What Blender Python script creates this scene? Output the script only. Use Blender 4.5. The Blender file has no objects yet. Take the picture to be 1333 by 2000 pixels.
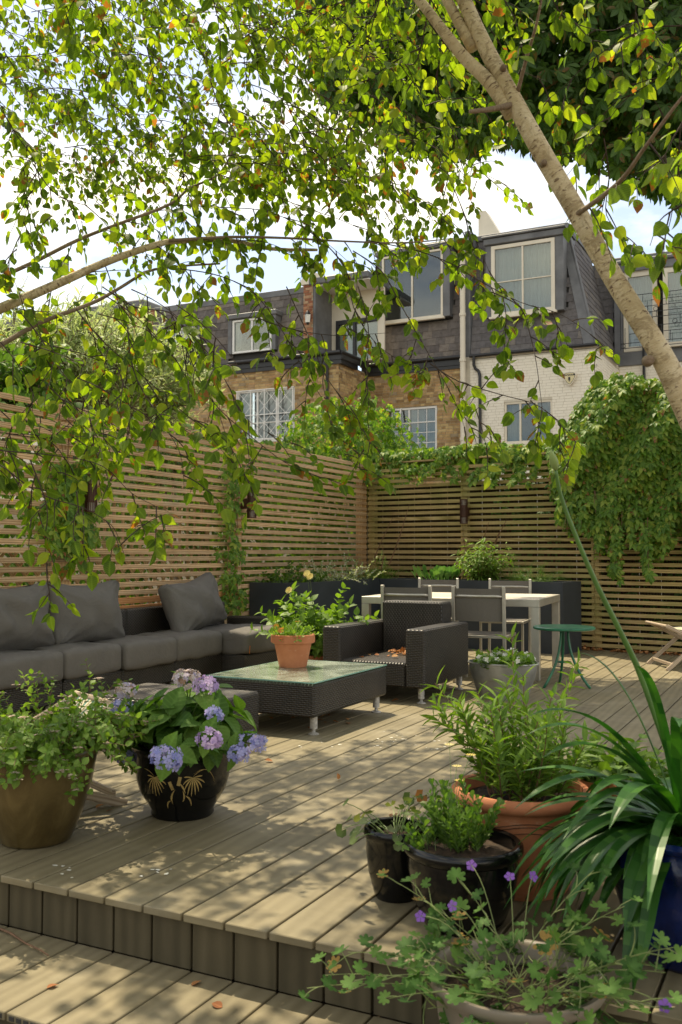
import bpy, math, random
import numpy as np
from mathutils import Matrix, Vector

# ------------------------------------------------------------------ camera, sky, sun, exposure
PB = 0.155                                   # deck board pitch, metres
FPX, YAW, PIT, ROL = 1860.5, -.469134, .0432263, .00211659
CAM = np.array([16.5762 * PB, -16.0298 * PB, 7.2049 * PB])
_F = np.array([math.sin(YAW), math.cos(YAW), 0.]); _S = np.array([math.cos(YAW), -math.sin(YAW), 0.]); _U = np.array([0, 0, 1.])
AX_F = _F * math.cos(PIT) + _U * math.sin(PIT); _u2 = -_F * math.sin(PIT) + _U * math.cos(PIT)
AX_R = _S * math.cos(ROL) + _u2 * math.sin(ROL); AX_U = -_S * math.sin(ROL) + _u2 * math.cos(ROL)

scene = bpy.context.scene
col = scene.collection
cd = bpy.data.cameras.new('camera'); cam = bpy.data.objects.new('camera', cd); col.objects.link(cam)
cd.sensor_fit = 'VERTICAL'; cd.sensor_height = 36; cd.lens = 36 * FPX / 2000
cd.clip_start = .05; cd.clip_end = 400
cd.dof.use_dof = True; cd.dof.focus_distance = 7.0; cd.dof.aperture_fstop = 7.1
m = Matrix.Identity(4)
for i in range(3):
    m[i][0], m[i][1], m[i][2], m[i][3] = AX_R[i], AX_U[i], -AX_F[i], CAM[i]
cam.matrix_world = m
scene.camera = cam

SUN_DX, SUN_DY = .40, -.31                   # horizontal travel of a shadow per metre of height
sun_elev = math.atan(1 / math.hypot(SUN_DX, SUN_DY))
sun_az = math.atan2(-SUN_DX, -SUN_DY)        # compass-like angle from +Y towards +X, where the sun stands
world = bpy.data.worlds.new('World'); scene.world = world; world.use_nodes = True
nt = world.node_tree; nt.nodes.clear()
N = nt.nodes.new; L = nt.links.new
out = N('ShaderNodeOutputWorld'); bg = N('ShaderNodeBackground'); bg.inputs[1].default_value = .15
sky = N('ShaderNodeTexSky'); sky.sky_type = 'NISHITA'; sky.sun_disc = False
sky.sun_elevation = sun_elev; sky.sun_rotation = sun_az; sky.air_density = 1.0; sky.dust_density = 1.6; sky.ozone_density = 1.0
tc = N('ShaderNodeTexCoord'); mp = N('ShaderNodeMapping'); mp.inputs['Scale'].default_value = (1, 1, 2.4); mp.inputs['Location'].default_value = (2.3, .7, 1.15)
nz = N('ShaderNodeTexNoise'); nz.inputs['Scale'].default_value = 2.1; nz.inputs['Detail'].default_value = 9; nz.inputs['Roughness'].default_value = .58
cr = N('ShaderNodeValToRGB'); cr.color_ramp.elements[0].position = .45; cr.color_ramp.elements[1].position = .66; cr.color_ramp.elements[0].color = (.10, .10, .10, 1)
mx = N('ShaderNodeMix'); mx.data_type = 'RGBA'; mx.inputs[7].default_value = (11.0, 9.9, 7.4, 1)
L(tc.outputs['Generated'], mp.inputs[0]); L(mp.outputs[0], nz.inputs['Vector']); L(nz.outputs[0], cr.inputs[0]); L(cr.outputs[0], mx.inputs[0])
L(sky.outputs[0], mx.inputs[6]); L(mx.outputs[2], bg.inputs[0]); L(bg.outputs[0], out.inputs[0])
sl = bpy.data.lights.new('sun', 'SUN'); sun = bpy.data.objects.new('sun', sl); col.objects.link(sun)
sl.energy = 5.0; sl.angle = math.radians(.55); sl.color = (1, .86, .60)
sun.rotation_euler = Vector((-SUN_DX, -SUN_DY, 1)).to_track_quat('Z', 'Y').to_euler()
scene.view_settings.view_transform = 'Standard'; scene.view_settings.look = 'None'
scene.view_settings.gamma = 1; scene.view_settings.use_curve_mapping = False
scene.view_settings.exposure = 0.48
scene.cycles.max_bounces = 8; scene.cycles.transparent_max_bounces = 12

# ------------------------------------------------------------------ places measured from the photograph
A3 = lambda *a: np.array(a, float)
def ray(x, y): return (x - 666.5) / FPX * AX_R - (y - 1000) / FPX * AX_U + AX_F
def onZ(x, y, z=0.): d = ray(x, y); return CAM + d * (z - CAM[2]) / d[2]
def onX(x, y, a): d = ray(x, y); return CAM + d * (a - CAM[0]) / d[0]
def onY(x, y, a): d = ray(x, y); return CAM + d * (a - CAM[1]) / d[1]
def dep(x, y, t): return CAM + ray(x, y) * t
def project(v):
    d = np.asarray(v, float) - CAM; w = d @ AX_F
    return 666.5 + FPX * (d @ AX_R) / w, 1000 - FPX * (d @ AX_U) / w, w
BK = A3(-3.0, 9.3, 0); BDIR = A3(.990, -.139, 0); BNRM = A3(.139, .990, 0)   # line of the back fence
def onBack(x, y, off=0.): d = ray(x, y); return CAM + d * ((BK - BNRM * off - CAM) @ BNRM / (d @ BNRM))
rnd = random.Random(7)
U = rnd.uniform

# ------------------------------------------------------------------ mesh helpers
def unit(v): v = np.asarray(v, float); return v / (np.linalg.norm(v) + 1e-12)
class MB:
    def __init__(s): s.v = []; s.f = []; s.uv = []
    def face(s, pts, uvs=None):
        k = len(s.v); s.v += [tuple(p) for p in pts]; s.f.append(tuple(range(k, k + len(pts))))
        s.uv += uvs if uvs else [(p[0] + p[1], p[2]) for p in pts]
        return s
    def box(s, c, h, R=None, bev=0., grain=None, uvo=None):
        c = np.asarray(c, float); h = np.asarray(h, float); r = min(bev, .45 * h.min())
        g = int(np.argmax(h)) if grain is None else grain
        o = uvo if uvo is not None else (U(0, 50), U(0, 50))
        loc, faces = [], []
        if r <= 0:
            idx = {}
            for sx in (-1, 1):
                for sy in (-1, 1):
                    for sz in (-1, 1): idx[sx, sy, sz] = len(loc); loc.append((sx * h[0], sy * h[1], sz * h[2]))
            for a in range(3):
                b, d = (a + 1) % 3, (a + 2) % 3
                for sg in (-1, 1):
                    q = []
                    for t, w in ((-1, -1), (1, -1), (1, 1), (-1, 1)):
                        e = [0, 0, 0]; e[a] = sg; e[b] = t; e[d] = w; q.append(idx[tuple(e)])
                    faces.append(q)
        else:
            idx = {}
            for sx in (-1, 1):
                for sy in (-1, 1):
                    for sz in (-1, 1):
                        for a in range(3):
                            e = [sx * (h[0] - r), sy * (h[1] - r), sz * (h[2] - r)]; e[a] = (sx, sy, sz)[a] * h[a]
                            idx[sx, sy, sz, a] = len(loc); loc.append(tuple(e))
            for a in range(3):
                b, d = (a + 1) % 3, (a + 2) % 3
                for sg in (-1, 1):
                    q = []
                    for t, w in ((-1, -1), (1, -1), (1, 1), (-1, 1)):
                        e = [0, 0, 0]; e[a] = sg; e[b] = t; e[d] = w; q.append(idx[(*e, a)])
                    faces.append(q)
                for sb in (-1, 1):
                    for sd in (-1, 1):      # edges parallel to a, between faces b and d
                        e1 = [0, 0, 0]; e2 = [0, 0, 0]; e1[a] = -1; e2[a] = 1; e1[b] = e2[b] = sb; e1[d] = e2[d] = sd
                        faces.append([idx[(*e1, b)], idx[(*e2, b)], idx[(*e2, d)], idx[(*e1, d)]])
            for sx in (-1, 1):
                for sy in (-1, 1):
                    for sz in (-1, 1): faces.append([idx[sx, sy, sz, 0], idx[sx, sy, sz, 1], idx[sx, sy, sz, 2]])
        k = len(s.v); P = np.array(loc)
        W = P @ (np.asarray(R).T if R is not None else np.eye(3)) + c
        s.v += [tuple(p) for p in W]
        for q in faces:
            p = P[q]; n = np.cross(p[1] - p[0], p[2] - p[0])
            if n @ p.mean(0) < 0: q = q[::-1]; p = P[q]; n = -n
            a = int(np.argmax(np.abs(n)))
            if a == g: b, d = [t for t in range(3) if t != g]
            else: b = g; d = 3 - a - g
            s.f.append(tuple(k + t for t in q)); s.uv += [(t[b] + o[0], t[d] + o[1] + a * .37) for t in p]
        return s
    def bx(s, x0, x1, y0, y1, z0, z1, bev=0., **k):
        return s.box(((x0 + x1) / 2, (y0 + y1) / 2, (z0 + z1) / 2), (abs(x1 - x0) / 2, abs(y1 - y0) / 2, abs(z1 - z0) / 2), bev=bev, **k)
    def bar(s, a, b, w, t, up=(0, 0, 1), bev=0.):
        a = np.asarray(a, float); b = np.asarray(b, float); d = unit(b - a); x = np.cross(d, up)
        if np.linalg.norm(x) < 1e-6: x = np.cross(d, (0, 1, 0))
        x = unit(x); z = np.cross(x, d)
        return s.box((a + b) / 2, (w / 2, np.linalg.norm(b - a) / 2, t / 2), R=np.array([x, d, z]).T, bev=bev)
    def tube(s, pts, rad, n=7, cap=True):
        P = [np.asarray(p, float) for p in pts]; m_ = len(P)
        if np.isscalar(rad): rad = [rad] * m_
        k = len(s.v); t0 = unit(P[1] - P[0]); x = unit(np.cross(t0, (0.13, .21, 1))) ; ln = 0; rows = []
        for i, p in enumerate(P):
            t = unit(P[min(i + 1, m_ - 1)] - P[max(i - 1, 0)]); x = unit(x - t * (x @ t)); y = np.cross(t, x)
            if i: ln += np.linalg.norm(P[i] - P[i - 1])
            for j in range(n):
                a = 2 * math.pi * j / n; s.v.append(tuple(p + rad[i] * (math.cos(a) * x + math.sin(a) * y)))
            rows.append(ln)
        for i in range(m_ - 1):
            for j in range(n):
                j2 = (j + 1) % n
                s.f.append((k + i * n + j, k + i * n + j2, k + (i + 1) * n + j2, k + (i + 1) * n + j))
                c0 = 2 * math.pi * rad[0] / n
                s.uv += [(rows[i], j * c0), (rows[i], (j + 1) * c0), (rows[i + 1], (j + 1) * c0), (rows[i + 1], j * c0)]
        if cap:
            for i, rev in ((0, True), (m_ - 1, False)):
                q = [k + i * n + j for j in range(n)]
                if rev: q = q[::-1]
                s.f.append(tuple(q)); s.uv += [(0, 0)] * n
        return s
    def lathe(s, prof, c=(0, 0, 0), n=48, sx=1., sy=1.):
        k = len(s.v); ln = 0; R0 = max(p[0] for p in prof)
        for i, (r, z) in enumerate(prof):
            for j in range(n):
                a = 2 * math.pi * j / n; s.v.append((c[0] + r * math.cos(a) * sx, c[1] + r * math.sin(a) * sy, c[2] + z))
        ls = [0]
        for i in range(1, len(prof)): ls.append(ls[-1] + math.dist(prof[i], prof[i - 1]))
        for i in range(len(prof) - 1):
            for j in range(n):
                j2 = (j + 1) % n
                s.f.append((k + i * n + j, k + i * n + j2, k + (i + 1) * n + j2, k + (i + 1) * n + j))
                c0 = 2 * math.pi * R0 / n
                s.uv += [(j * c0, ls[i]), ((j + 1) * c0, ls[i]), ((j + 1) * c0, ls[i + 1]), (j * c0, ls[i + 1])]
        return s
    def prism(s, poly, y0, y1):
        "polygon of (x, z) extruded along y"
        n = len(poly)
        ar = sum(poly[i][0] * poly[(i + 1) % n][1] - poly[(i + 1) % n][0] * poly[i][1] for i in range(n))
        if ar < 0: poly = poly[::-1]
        if y0 > y1: y0, y1 = y1, y0
        s.face([(x, y0, z) for x, z in poly]); s.face([(x, y1, z) for x, z in poly[::-1]])
        for i in range(n):
            a, b = poly[i], poly[(i + 1) % n]
            s.face([(a[0], y0, a[1]), (a[0], y1, a[1]), (b[0], y1, b[1]), (b[0], y0, b[1])])
        return s

WLOC = {}
def mesh_from(name, v, f, uv, mat, smooth):
    me = bpy.data.meshes.new(name)
    if isinstance(v, np.ndarray):
        nv, nf = len(v), len(f); k = f.shape[1]
        me.vertices.add(nv); me.vertices.foreach_set('co', v.astype(np.float32).ravel())
        me.loops.add(nf * k); me.loops.foreach_set('vertex_index', f.astype(np.int32).ravel())
        me.polygons.add(nf); me.polygons.foreach_set('loop_start', np.arange(0, nf * k, k, dtype=np.int32))
        me.update(calc_edges=True)
    else:
        me.from_pydata([tuple(map(float, p)) for p in v], [], f)
    if uv is not None and len(uv):
        ul = me.uv_layers.new(name='UVMap'); ul.data.foreach_set('uv', np.asarray(uv, np.float32).ravel())
    if mat: me.materials.append(mat)
    if smooth is not None and smooth is not False:
        me.shade_smooth()
        if smooth is not True: me.set_sharp_from_angle(angle=math.radians(smooth))
    return me
def obj(name, mb, mat, parent=None, smooth=None, local=False, kind=None, label=None):
    v = mb.v
    if parent is not None and not local:
        o_ = WLOC.get(parent.name, (0, 0, 0))
        if any(o_): v = [(p[0] - o_[0], p[1] - o_[1], p[2] - o_[2]) for p in v]
    me = mesh_from(name, v, mb.f, mb.uv, mat, smooth)
    o = bpy.data.objects.new(name, me); col.objects.link(o)
    if parent is not None:
        o.parent = parent; WLOC[o.name] = WLOC.get(parent.name, (0, 0, 0))
    if kind: o['kind'] = kind
    if label: o['label'] = label
    return o
def thing(name, label, cat, loc=(0, 0, 0), rotz=0, group=None, kind=None):
    o = bpy.data.objects.new(name, None); col.objects.link(o); o.empty_display_size = .1
    o.location = tuple(map(float, loc)); o.rotation_euler = (0, 0, rotz); WLOC[o.name] = tuple(map(float, loc))
    if label: o['label'] = label
    if cat: o['category'] = cat
    if group: o['group'] = group
    if kind: o['kind'] = kind
    return o
def tag(o, label, cat, group=None, kind=None):
    if label: o['label'] = label
    if cat: o['category'] = cat
    if group: o['group'] = group
    if kind: o['kind'] = kind
    return o
def base_origin(o):
    "put a one-mesh thing's origin at its base"
    me = o.data; co = np.empty(len(me.vertices) * 3, np.float32); me.vertices.foreach_get('co', co); co = co.reshape(-1, 3)
    c = (co.min(0) + co.max(0)) / 2; c[2] = co[:, 2].min(); me.vertices.foreach_set('co', (co - c).ravel()); me.update(); o.location = tuple(map(float, c))
    return o

# ------------------------------------------------------------------ materials
def newmat(name):
    m_ = bpy.data.materials.new(name); m_.use_nodes = True; t = m_.node_tree; t.nodes.clear()
    return m_, t, t.nodes.new, t.links.new
def ramp(t, fac, stops):
    r = t.nodes.new('ShaderNodeValToRGB'); e = r.color_ramp.elements
    e[0].position, e[0].color = stops[0][0], (*stops[0][1], 1); e[1].position, e[1].color = stops[-1][0], (*stops[-1][1], 1)
    for p, c in stops[1:-1]: q = e.new(p); q.color = (*c, 1)
    t.links.new(fac, r.inputs[0]); return r.outputs[0]
def mathn(t, op, a, b=None, clamp=False):
    n = t.nodes.new('ShaderNodeMath'); n.operation = op; n.use_clamp = clamp
    for i, x in enumerate((a, b)):
        if x is None: continue
        if isinstance(x, (int, float)): n.inputs[i].default_value = x
        else: t.links.new(x, n.inputs[i])
    return n.outputs[0]
def mixc(t, fac, a, b, mode='MIX'):
    n = t.nodes.new('ShaderNodeMix'); n.data_type = 'RGBA'; n.blend_type = mode
    for i, x in ((0, fac), (6, a), (7, b)):
        if isinstance(x, (int, float)): n.inputs[i].default_value = x
        elif isinstance(x, tuple): n.inputs[i].default_value = (*x, 1) if len(x) == 3 else x
        else: t.links.new(x, n.inputs[i])
    return n.outputs[2]
def noise(t, vec, scale, detail=4, rough=.55, dist=0.):
    n = t.nodes.new('ShaderNodeTexNoise'); n.inputs['Scale'].default_value = scale; n.inputs['Detail'].default_value = detail
    n.inputs['Roughness'].default_value = rough; n.inputs['Distortion'].default_value = dist
    if vec is not None: t.links.new(vec, n.inputs['Vector'])
    return n.outputs[0]
def mapping(t, vec, scale=(1, 1, 1), loc=(0, 0, 0)):
    n = t.nodes.new('ShaderNodeMapping'); n.inputs['Scale'].default_value = scale; n.inputs['Location'].default_value = loc
    t.links.new(vec, n.inputs[0]); return n.outputs[0]
def bump(t, h, strength=.3, dist=.01):
    n = t.nodes.new('ShaderNodeBump'); n.inputs['Strength'].default_value = strength; n.inputs['Distance'].default_value = dist
    t.links.new(h, n.inputs['Height']); return n.outputs[0]
def principled(m_, t, color, rough=.6, metal=0, nrm=None, spec=.5, coat=0, **k):
    b = t.nodes.new('ShaderNodeBsdfPrincipled'); o = t.nodes.new('ShaderNodeOutputMaterial'); t.links.new(b.outputs[0], o.inputs[0])
    for nm, x in (('Base Color', color), ('Roughness', rough), ('Metallic', metal), ('Specular IOR Level', spec), ('Coat Weight', coat)):
        if isinstance(x, (int, float)): b.inputs[nm].default_value = x
        elif isinstance(x, tuple): b.inputs[nm].default_value = (*x, 1)
        else: t.links.new(x, b.inputs[nm])
    if nrm is not None: t.links.new(nrm, b.inputs['Normal'])
    return b
def rand_piece(t):
    g = t.nodes.new('ShaderNodeNewGeometry'); oi = t.nodes.new('ShaderNodeObjectInfo')
    return mathn(t, 'FRACT', mathn(t, 'ADD', g.outputs['Random Per Island'], mathn(t, 'MULTIPLY', oi.outputs['Random'], 3.7)))
def simple(name, c, rough=.6, metal=0, spec=.5, var=.12, nscale=8, bmp=0., coat=0.):
    m_, t, N, L = newmat(name); tc = N('ShaderNodeTexCoord').outputs['Object']
    n = noise(t, tc, nscale, 6)
    lo = tuple(x * (1 - var) for x in c); hi = tuple(min(1, x * (1 + var)) for x in c)
    colr = ramp(t, n, [(.3, lo), (.7, hi)])
    nr = bump(t, noise(t, tc, nscale * 6, 5), bmp, .005) if bmp else None
    principled(m_, t, colr, rough, metal, nr, spec, coat); return m_
def wood(name, dark, mid, light, gs=60., rough=.7, stain=None, var=.35, bmp=.25, fine=1.):
    m_, t, N, L = newmat(name); uv = N('ShaderNodeTexCoord').outputs['UV']; oi = N('ShaderNodeObjectInfo')
    cx = N('ShaderNodeCombineXYZ'); L(oi.outputs['Random'], cx.inputs[2]); ad = N('ShaderNodeVectorMath'); ad.operation = 'MULTIPLY_ADD'
    L(cx.outputs[0], ad.inputs[0]); ad.inputs[1].default_value = (0, 0, 90); L(uv, ad.inputs[2])
    v1 = mapping(t, ad.outputs[0], (1.6, gs * .45 * fine, 1)); n1 = noise(t, v1, 1.0, 6, .6, .9)
    v2 = mapping(t, ad.outputs[0], (7, gs * 2.4 * fine, 1)); n2 = noise(t, v2, 1.0, 3, .6)
    wv = N('ShaderNodeTexWave'); wv.wave_type = 'RINGS'; wv.rings_direction = 'Z'; wv.inputs['Scale'].default_value = .9; wv.inputs['Distortion'].default_value = 5.5
    wv.inputs['Detail'].default_value = 2.5; wv.inputs['Detail Scale'].default_value = .8
    L(mapping(t, ad.outputs[0], (.9, gs * .3 * fine, 1), (-.4, -.3, 0)), wv.inputs['Vector'])
    g = mathn(t, 'ADD', mathn(t, 'MULTIPLY', n1, .5), mathn(t, 'ADD', mathn(t, 'MULTIPLY', n2, .22), mathn(t, 'MULTIPLY', wv.outputs[0], .28)))
    c = ramp(t, g, [(.28, dark), (.5, mid), (.74, light)])
    r = mathn(t, 'ADD', mathn(t, 'MULTIPLY', rand_piece(t), var), 1 - var / 2)
    cc = N('ShaderNodeCombineColor'); [L(r, cc.inputs[i]) for i in range(3)]
    c = mixc(t, 1., c, cc.outputs[0], 'MULTIPLY')
    bigv = N('ShaderNodeNewGeometry').outputs['Position']
    c = mixc(t, 1., c, ramp(t, noise(t, bigv, 1.7, 7, .68), [(.3, (.74, .73, .70)), (.5, (1, 1, 1)), (.7, (1.12, 1.10, 1.06))]), 'MULTIPLY')
    if stain:
        ob = N('ShaderNodeNewGeometry').outputs['Position']
        s = ramp(t, noise(t, ob, stain[1], 5, .6), [(stain[2], (0, 0, 0)), (stain[2] + .2, (1, 1, 1))])
        c = mixc(t, mathn(t, 'MULTIPLY', s, stain[3]), c, stain[0])
    principled(m_, t, c, rough, 0, bump(t, g, bmp, .004), .35); return m_
def leafmat(name, cols, brown=None, trans=.45, rough=.5, vein=9, spec=.35, veinc=.25, nobs=1.):
    "cols: stops of leaf colours; trans: share of light let through"
    m_, t, N, L = newmat(name); uv = N('ShaderNodeTexCoord').outputs['UV']; rp = rand_piece(t)
    n = len(cols); c = ramp(t, rp, [(i / (n - 1), cc) for i, cc in enumerate(cols)])
    sp = N('ShaderNodeSeparateXYZ'); L(uv, sp.inputs[0])
    au = mathn(t, 'ABSOLUTE', sp.outputs[0])
    st = mathn(t, 'SINE', mathn(t, 'MULTIPLY', mathn(t, 'SUBTRACT', sp.outputs[1], mathn(t, 'MULTIPLY', au, .35)), vein * 6.283))
    mid = mathn(t, 'SUBTRACT', 1, mathn(t, 'MULTIPLY', au, 9), True)
    ve = mathn(t, 'ADD', mathn(t, 'MULTIPLY', mathn(t, 'POWER', mathn(t, 'ADD', mathn(t, 'MULTIPLY', st, .5), .5), 4), .55), mid, True)
    c2 = mixc(t, mathn(t, 'MULTIPLY', ve, veinc), c, tuple(min(1, x * 2.0 + .03) for x in cols[n // 2]))
    if brown:
        ps = N('ShaderNodeNewGeometry').outputs['Position']
        nb = noise(t, ps, 45, 3, .6)
        r2 = mathn(t, 'FRACT', mathn(t, 'MULTIPLY', rp, 17.3))
        edge = mathn(t, 'MULTIPLY', mathn(t, 'GREATER_THAN', r2, 1 - brown[1]), mathn(t, 'GREATER_THAN', mathn(t, 'ADD', nb, mathn(t, 'MULTIPLY', sp.outputs[1], .25)), .63))
        c2 = mixc(t, edge, c2, brown[0])
    hs = N('ShaderNodeHueSaturation'); hs.inputs['Saturation'].default_value = 1.12; hs.inputs['Value'].default_value = 1.55; L(c2, hs.inputs['Color'])
    yl = mixc(t, .35, hs.outputs[0], (1., .9, .25), 'MULTIPLY')
    df = N('ShaderNodeBsdfPrincipled'); df.inputs['Roughness'].default_value = rough; df.inputs['Specular IOR Level'].default_value = spec; L(c2, df.inputs['Base Color'])
    L(bump(t, ve, .25, .003), df.inputs['Normal'])
    tr = N('ShaderNodeBsdfTranslucent'); L(yl, tr.inputs[0])
    ms = N('ShaderNodeMixShader'); ms.inputs[0].default_value = trans; L(df.outputs[0], ms.inputs[1]); L(tr.outputs[0], ms.inputs[2])
    o = N('ShaderNodeOutputMaterial'); L(ms.outputs[0], o.inputs[0]); return m_
def petalmat(name, cols, trans=.3):
    m_, t, N, L = newmat(name); n = len(cols); c = ramp(t, rand_piece(t), [(i / (n - 1), cc) for i, cc in enumerate(cols)])
    df = N('ShaderNodeBsdfDiffuse'); L(c, df.inputs[0]); tr = N('ShaderNodeBsdfTranslucent'); L(c, tr.inputs[0])
    ms = N('ShaderNodeMixShader'); ms.inputs[0].default_value = trans; L(df.outputs[0], ms.inputs[1]); L(tr.outputs[0], ms.inputs[2])
    o = N('ShaderNodeOutputMaterial'); L(ms.outputs[0], o.inputs[0]); return m_
def wicker(name, c1, c2):
    m_, t, N, L = newmat(name); uv = N('ShaderNodeTexCoord').outputs['UV']
    br = N('ShaderNodeTexBrick'); br.inputs['Scale'].default_value = 1; br.inputs['Brick Width'].default_value = .034; br.inputs['Row Height'].default_value = .0125
    br.inputs['Mortar Size'].default_value = .0035; br.inputs['Mortar Smooth'].default_value = 1.0; br.inputs['Bias'].default_value = -.2
    br.inputs['Color1'].default_value = (*c1, 1); br.inputs['Color2'].default_value = (*c2, 1); br.inputs['Mortar'].default_value = (.004, .0035, .003, 1)
    L(uv, br.inputs['Vector'])
    sp = N('ShaderNodeSeparateXYZ'); L(uv, sp.inputs[0])
    row = mathn(t, 'FLOOR', mathn(t, 'DIVIDE', sp.outputs[1], .0125))
    ph = mathn(t, 'ADD', mathn(t, 'DIVIDE', sp.outputs[0], .034), mathn(t, 'MULTIPLY', row, .5))
    sw = mathn(t, 'ABSOLUTE', mathn(t, 'SINE', mathn(t, 'MULTIPLY', ph, math.pi)))
    sv = mathn(t, 'ABSOLUTE', mathn(t, 'SINE', mathn(t, 'MULTIPLY', mathn(t, 'DIVIDE', sp.outputs[1], .0125), math.pi)))
    h = mathn(t, 'MULTIPLY', mathn(t, 'ADD', mathn(t, 'MULTIPLY', sw, .75), .25), mathn(t, 'POWER', sv, .5))
    c = mixc(t, 1., br.outputs[0], ramp(t, h, [(.05, (.15, .15, .15)), (.6, (1, 1, 1))]), 'MULTIPLY')
    gm = N('ShaderNodeNewGeometry').outputs['Position']; dust = ramp(t, noise(t, gm, 3.5, 4), [(.4, (0, 0, 0)), (.75, (1, 1, 1))])
    c = mixc(t, mathn(t, 'MULTIPLY', mathn(t, 'MULTIPLY', dust, h), .22), c, (.20, .17, .13))
    principled(m_, t, c, .38, 0, bump(t, h, 1., .006), .55); return m_
def brickmat(name, stops, bmp=.5):
    m_, t, N, L = newmat(name); ps = N('ShaderNodeNewGeometry').outputs['Position']
    c = ramp(t, rand_piece(t), stops)
    n = noise(t, ps, 9, 6, .65)
    c = mixc(t, 1., c, ramp(t, n, [(.25, (.62, .6, .58)), (.6, (1, 1, 1)), (.8, (1.15, 1.1, 1.05))]), 'MULTIPLY')
    principled(m_, t, c, .9, 0, bump(t, noise(t, ps, 60, 4), bmp, .01), .2); return m_
def glassmat(name, tint=(.75, .8, .8), mixf=.35, rough=.02):
    "window glass: clear with a mirror share that grows at glancing angles"
    m_, t, N, L = newmat(name); lw = N('ShaderNodeFresnel'); lw.inputs[0].default_value = 1.6
    f = mathn(t, 'ADD', mathn(t, 'MULTIPLY', lw.outputs[0], .9), mixf, True)
    a = N('ShaderNodeBsdfTransparent'); a.inputs[0].default_value = (*tint, 1); b = N('ShaderNodeBsdfGlossy'); b.inputs['Roughness'].default_value = rough
    b.inputs[0].default_value = (.9, .93, .95, 1)
    ms = N('ShaderNodeMixShader'); L(f, ms.inputs[0]); L(a.outputs[0], ms.inputs[1]); L(b.outputs[0], ms.inputs[2])
    o = N('ShaderNodeOutputMaterial'); L(ms.outputs[0], o.inputs[0]); return m_

M = {}
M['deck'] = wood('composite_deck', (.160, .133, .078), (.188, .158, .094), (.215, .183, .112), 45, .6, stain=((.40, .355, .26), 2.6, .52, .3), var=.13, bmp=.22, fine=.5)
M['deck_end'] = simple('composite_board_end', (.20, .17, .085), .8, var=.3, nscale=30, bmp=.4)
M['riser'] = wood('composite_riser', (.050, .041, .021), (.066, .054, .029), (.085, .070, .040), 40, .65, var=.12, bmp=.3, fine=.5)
M['ground'] = simple('earth', (.09, .07, .05), .95, var=.4, nscale=3, bmp=.5)
M['slat'] = wood('larch_slat', (.28, .155, .07), (.54, .355, .195), (.68, .50, .32), 70, .75, stain=((.40, .37, .30), 1.4, .5, .35), var=.45)
M['slat_new'] = wood('fresh_cedar', (.42, .17, .06), (.60, .28, .11), (.66, .36, .16), 60, .6, var=.1)
M['slat_green'] = wood('mossy_slat', (.20, .14, .05), (.42, .30, .13), (.56, .43, .22), 70, .8, stain=((.22, .24, .06), 1.3, .47, .6), var=.3)
M['post'] = wood('fence_post', (.36, .20, .08), (.50, .31, .14), (.58, .40, .20), 30, .7, var=.15)
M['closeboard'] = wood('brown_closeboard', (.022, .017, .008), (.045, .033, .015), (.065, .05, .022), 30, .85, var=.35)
M['trellis'] = wood('grey_trellis', (.17, .14, .08), (.26, .22, .13), (.33, .28, .18), 40, .85, var=.25)
M['teak'] = wood('weathered_teak', (.26, .19, .13), (.42, .33, .24), (.54, .45, .35), 80, .7, var=.15)
M['wicker'] = wicker('dark_wicker', (.030, .024, .018), (.050, .040, .029))
M['planter'] = simple('slate_grey_paint', (.032, .040, .050), .5, var=.2, nscale=4)
M['soil'] = simple('potting_soil', (.045, .028, .017), .98, var=.6, nscale=25, bmp=1.)
M['steel'] = simple('brushed_steel', (.52, .49, .43), .42, metal=.85, var=.08, nscale=12)
M['sling'] = simple('taupe_mesh_fabric', (.15, .135, .115), .8, var=.08, nscale=90, bmp=.4)
M['tabletop'] = wood('bleached_slats', (.46, .40, .32), (.60, .54, .45), (.70, .65, .56), 60, .5, var=.1)
M['foot'] = simple('scuffed_zinc_foot', (.45, .43, .40), .55, metal=.4, var=.35, nscale=60)
M['green'] = simple('green_paint', (.012, .13, .062), .38, var=.25, nscale=14, coat=.2)
M['zinc'] = simple('galvanised_zinc', (.36, .36, .34), .5, metal=.55, var=.3, nscale=7, bmp=.1)
M['lamp'] = simple('rust_brown_metal', (.075, .032, .018), .5, metal=.3, var=.25)
M['lampglass'] = simple('milky_glass', (.75, .75, .70), .4)
M['black_iron'] = simple('black_gutter', (.014, .014, .016), .4, var=.2)
M['lead'] = simple('lead_sheet', (.135, .138, .145), .55, metal=.0, var=.3, nscale=2.5, bmp=.1)
M['cream'] = simple('cream_paint', (.72, .66, .54), .55, var=.06, nscale=3)
M['whitepaint'] = simple('white_window_paint', (.80, .79, .76), .45, var=.04)
M['mortar'] = simple('mortar', (.34, .29, .20), .95, var=.25, nscale=15, bmp=.5)
M['brick'] = brickmat('london_stock_brick', [(0, (.28, .18, .09)), (.3, (.44, .30, .14)), (.6, (.58, .43, .21)), (.85, (.50, .31, .15)), (1, (.36, .29, .19))])
M['redbrick'] = brickmat('red_brick', [(0, (.26, .10, .06)), (.5, (.42, .20, .11)), (1, (.48, .32, .20))])
M['whitebrick'] = simple('painted_brick', (.84, .79, .68), .8, var=.05, nscale=1.2, bmp=.15)
M['whitemortar'] = simple('painted_mortar', (.62, .57, .47), .8, var=.06, nscale=10)
M['slate'] = brickmat('roof_slate', [(0, (.125, .118, .122)), (.5, (.15, .142, .145)), (.85, (.17, .16, .158)), (1, (.20, .175, .15))], .2)
M['slate_old'] = brickmat('old_slate', [(0, (.12, .105, .100)), (.5, (.165, .148, .138)), (1, (.22, .19, .165))], .25)
M['glass'] = glassmat('window_glass', mixf=.04)
M['tableglass'] = glassmat('table_glass', (.66, .82, .76), .30, .05)
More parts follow.
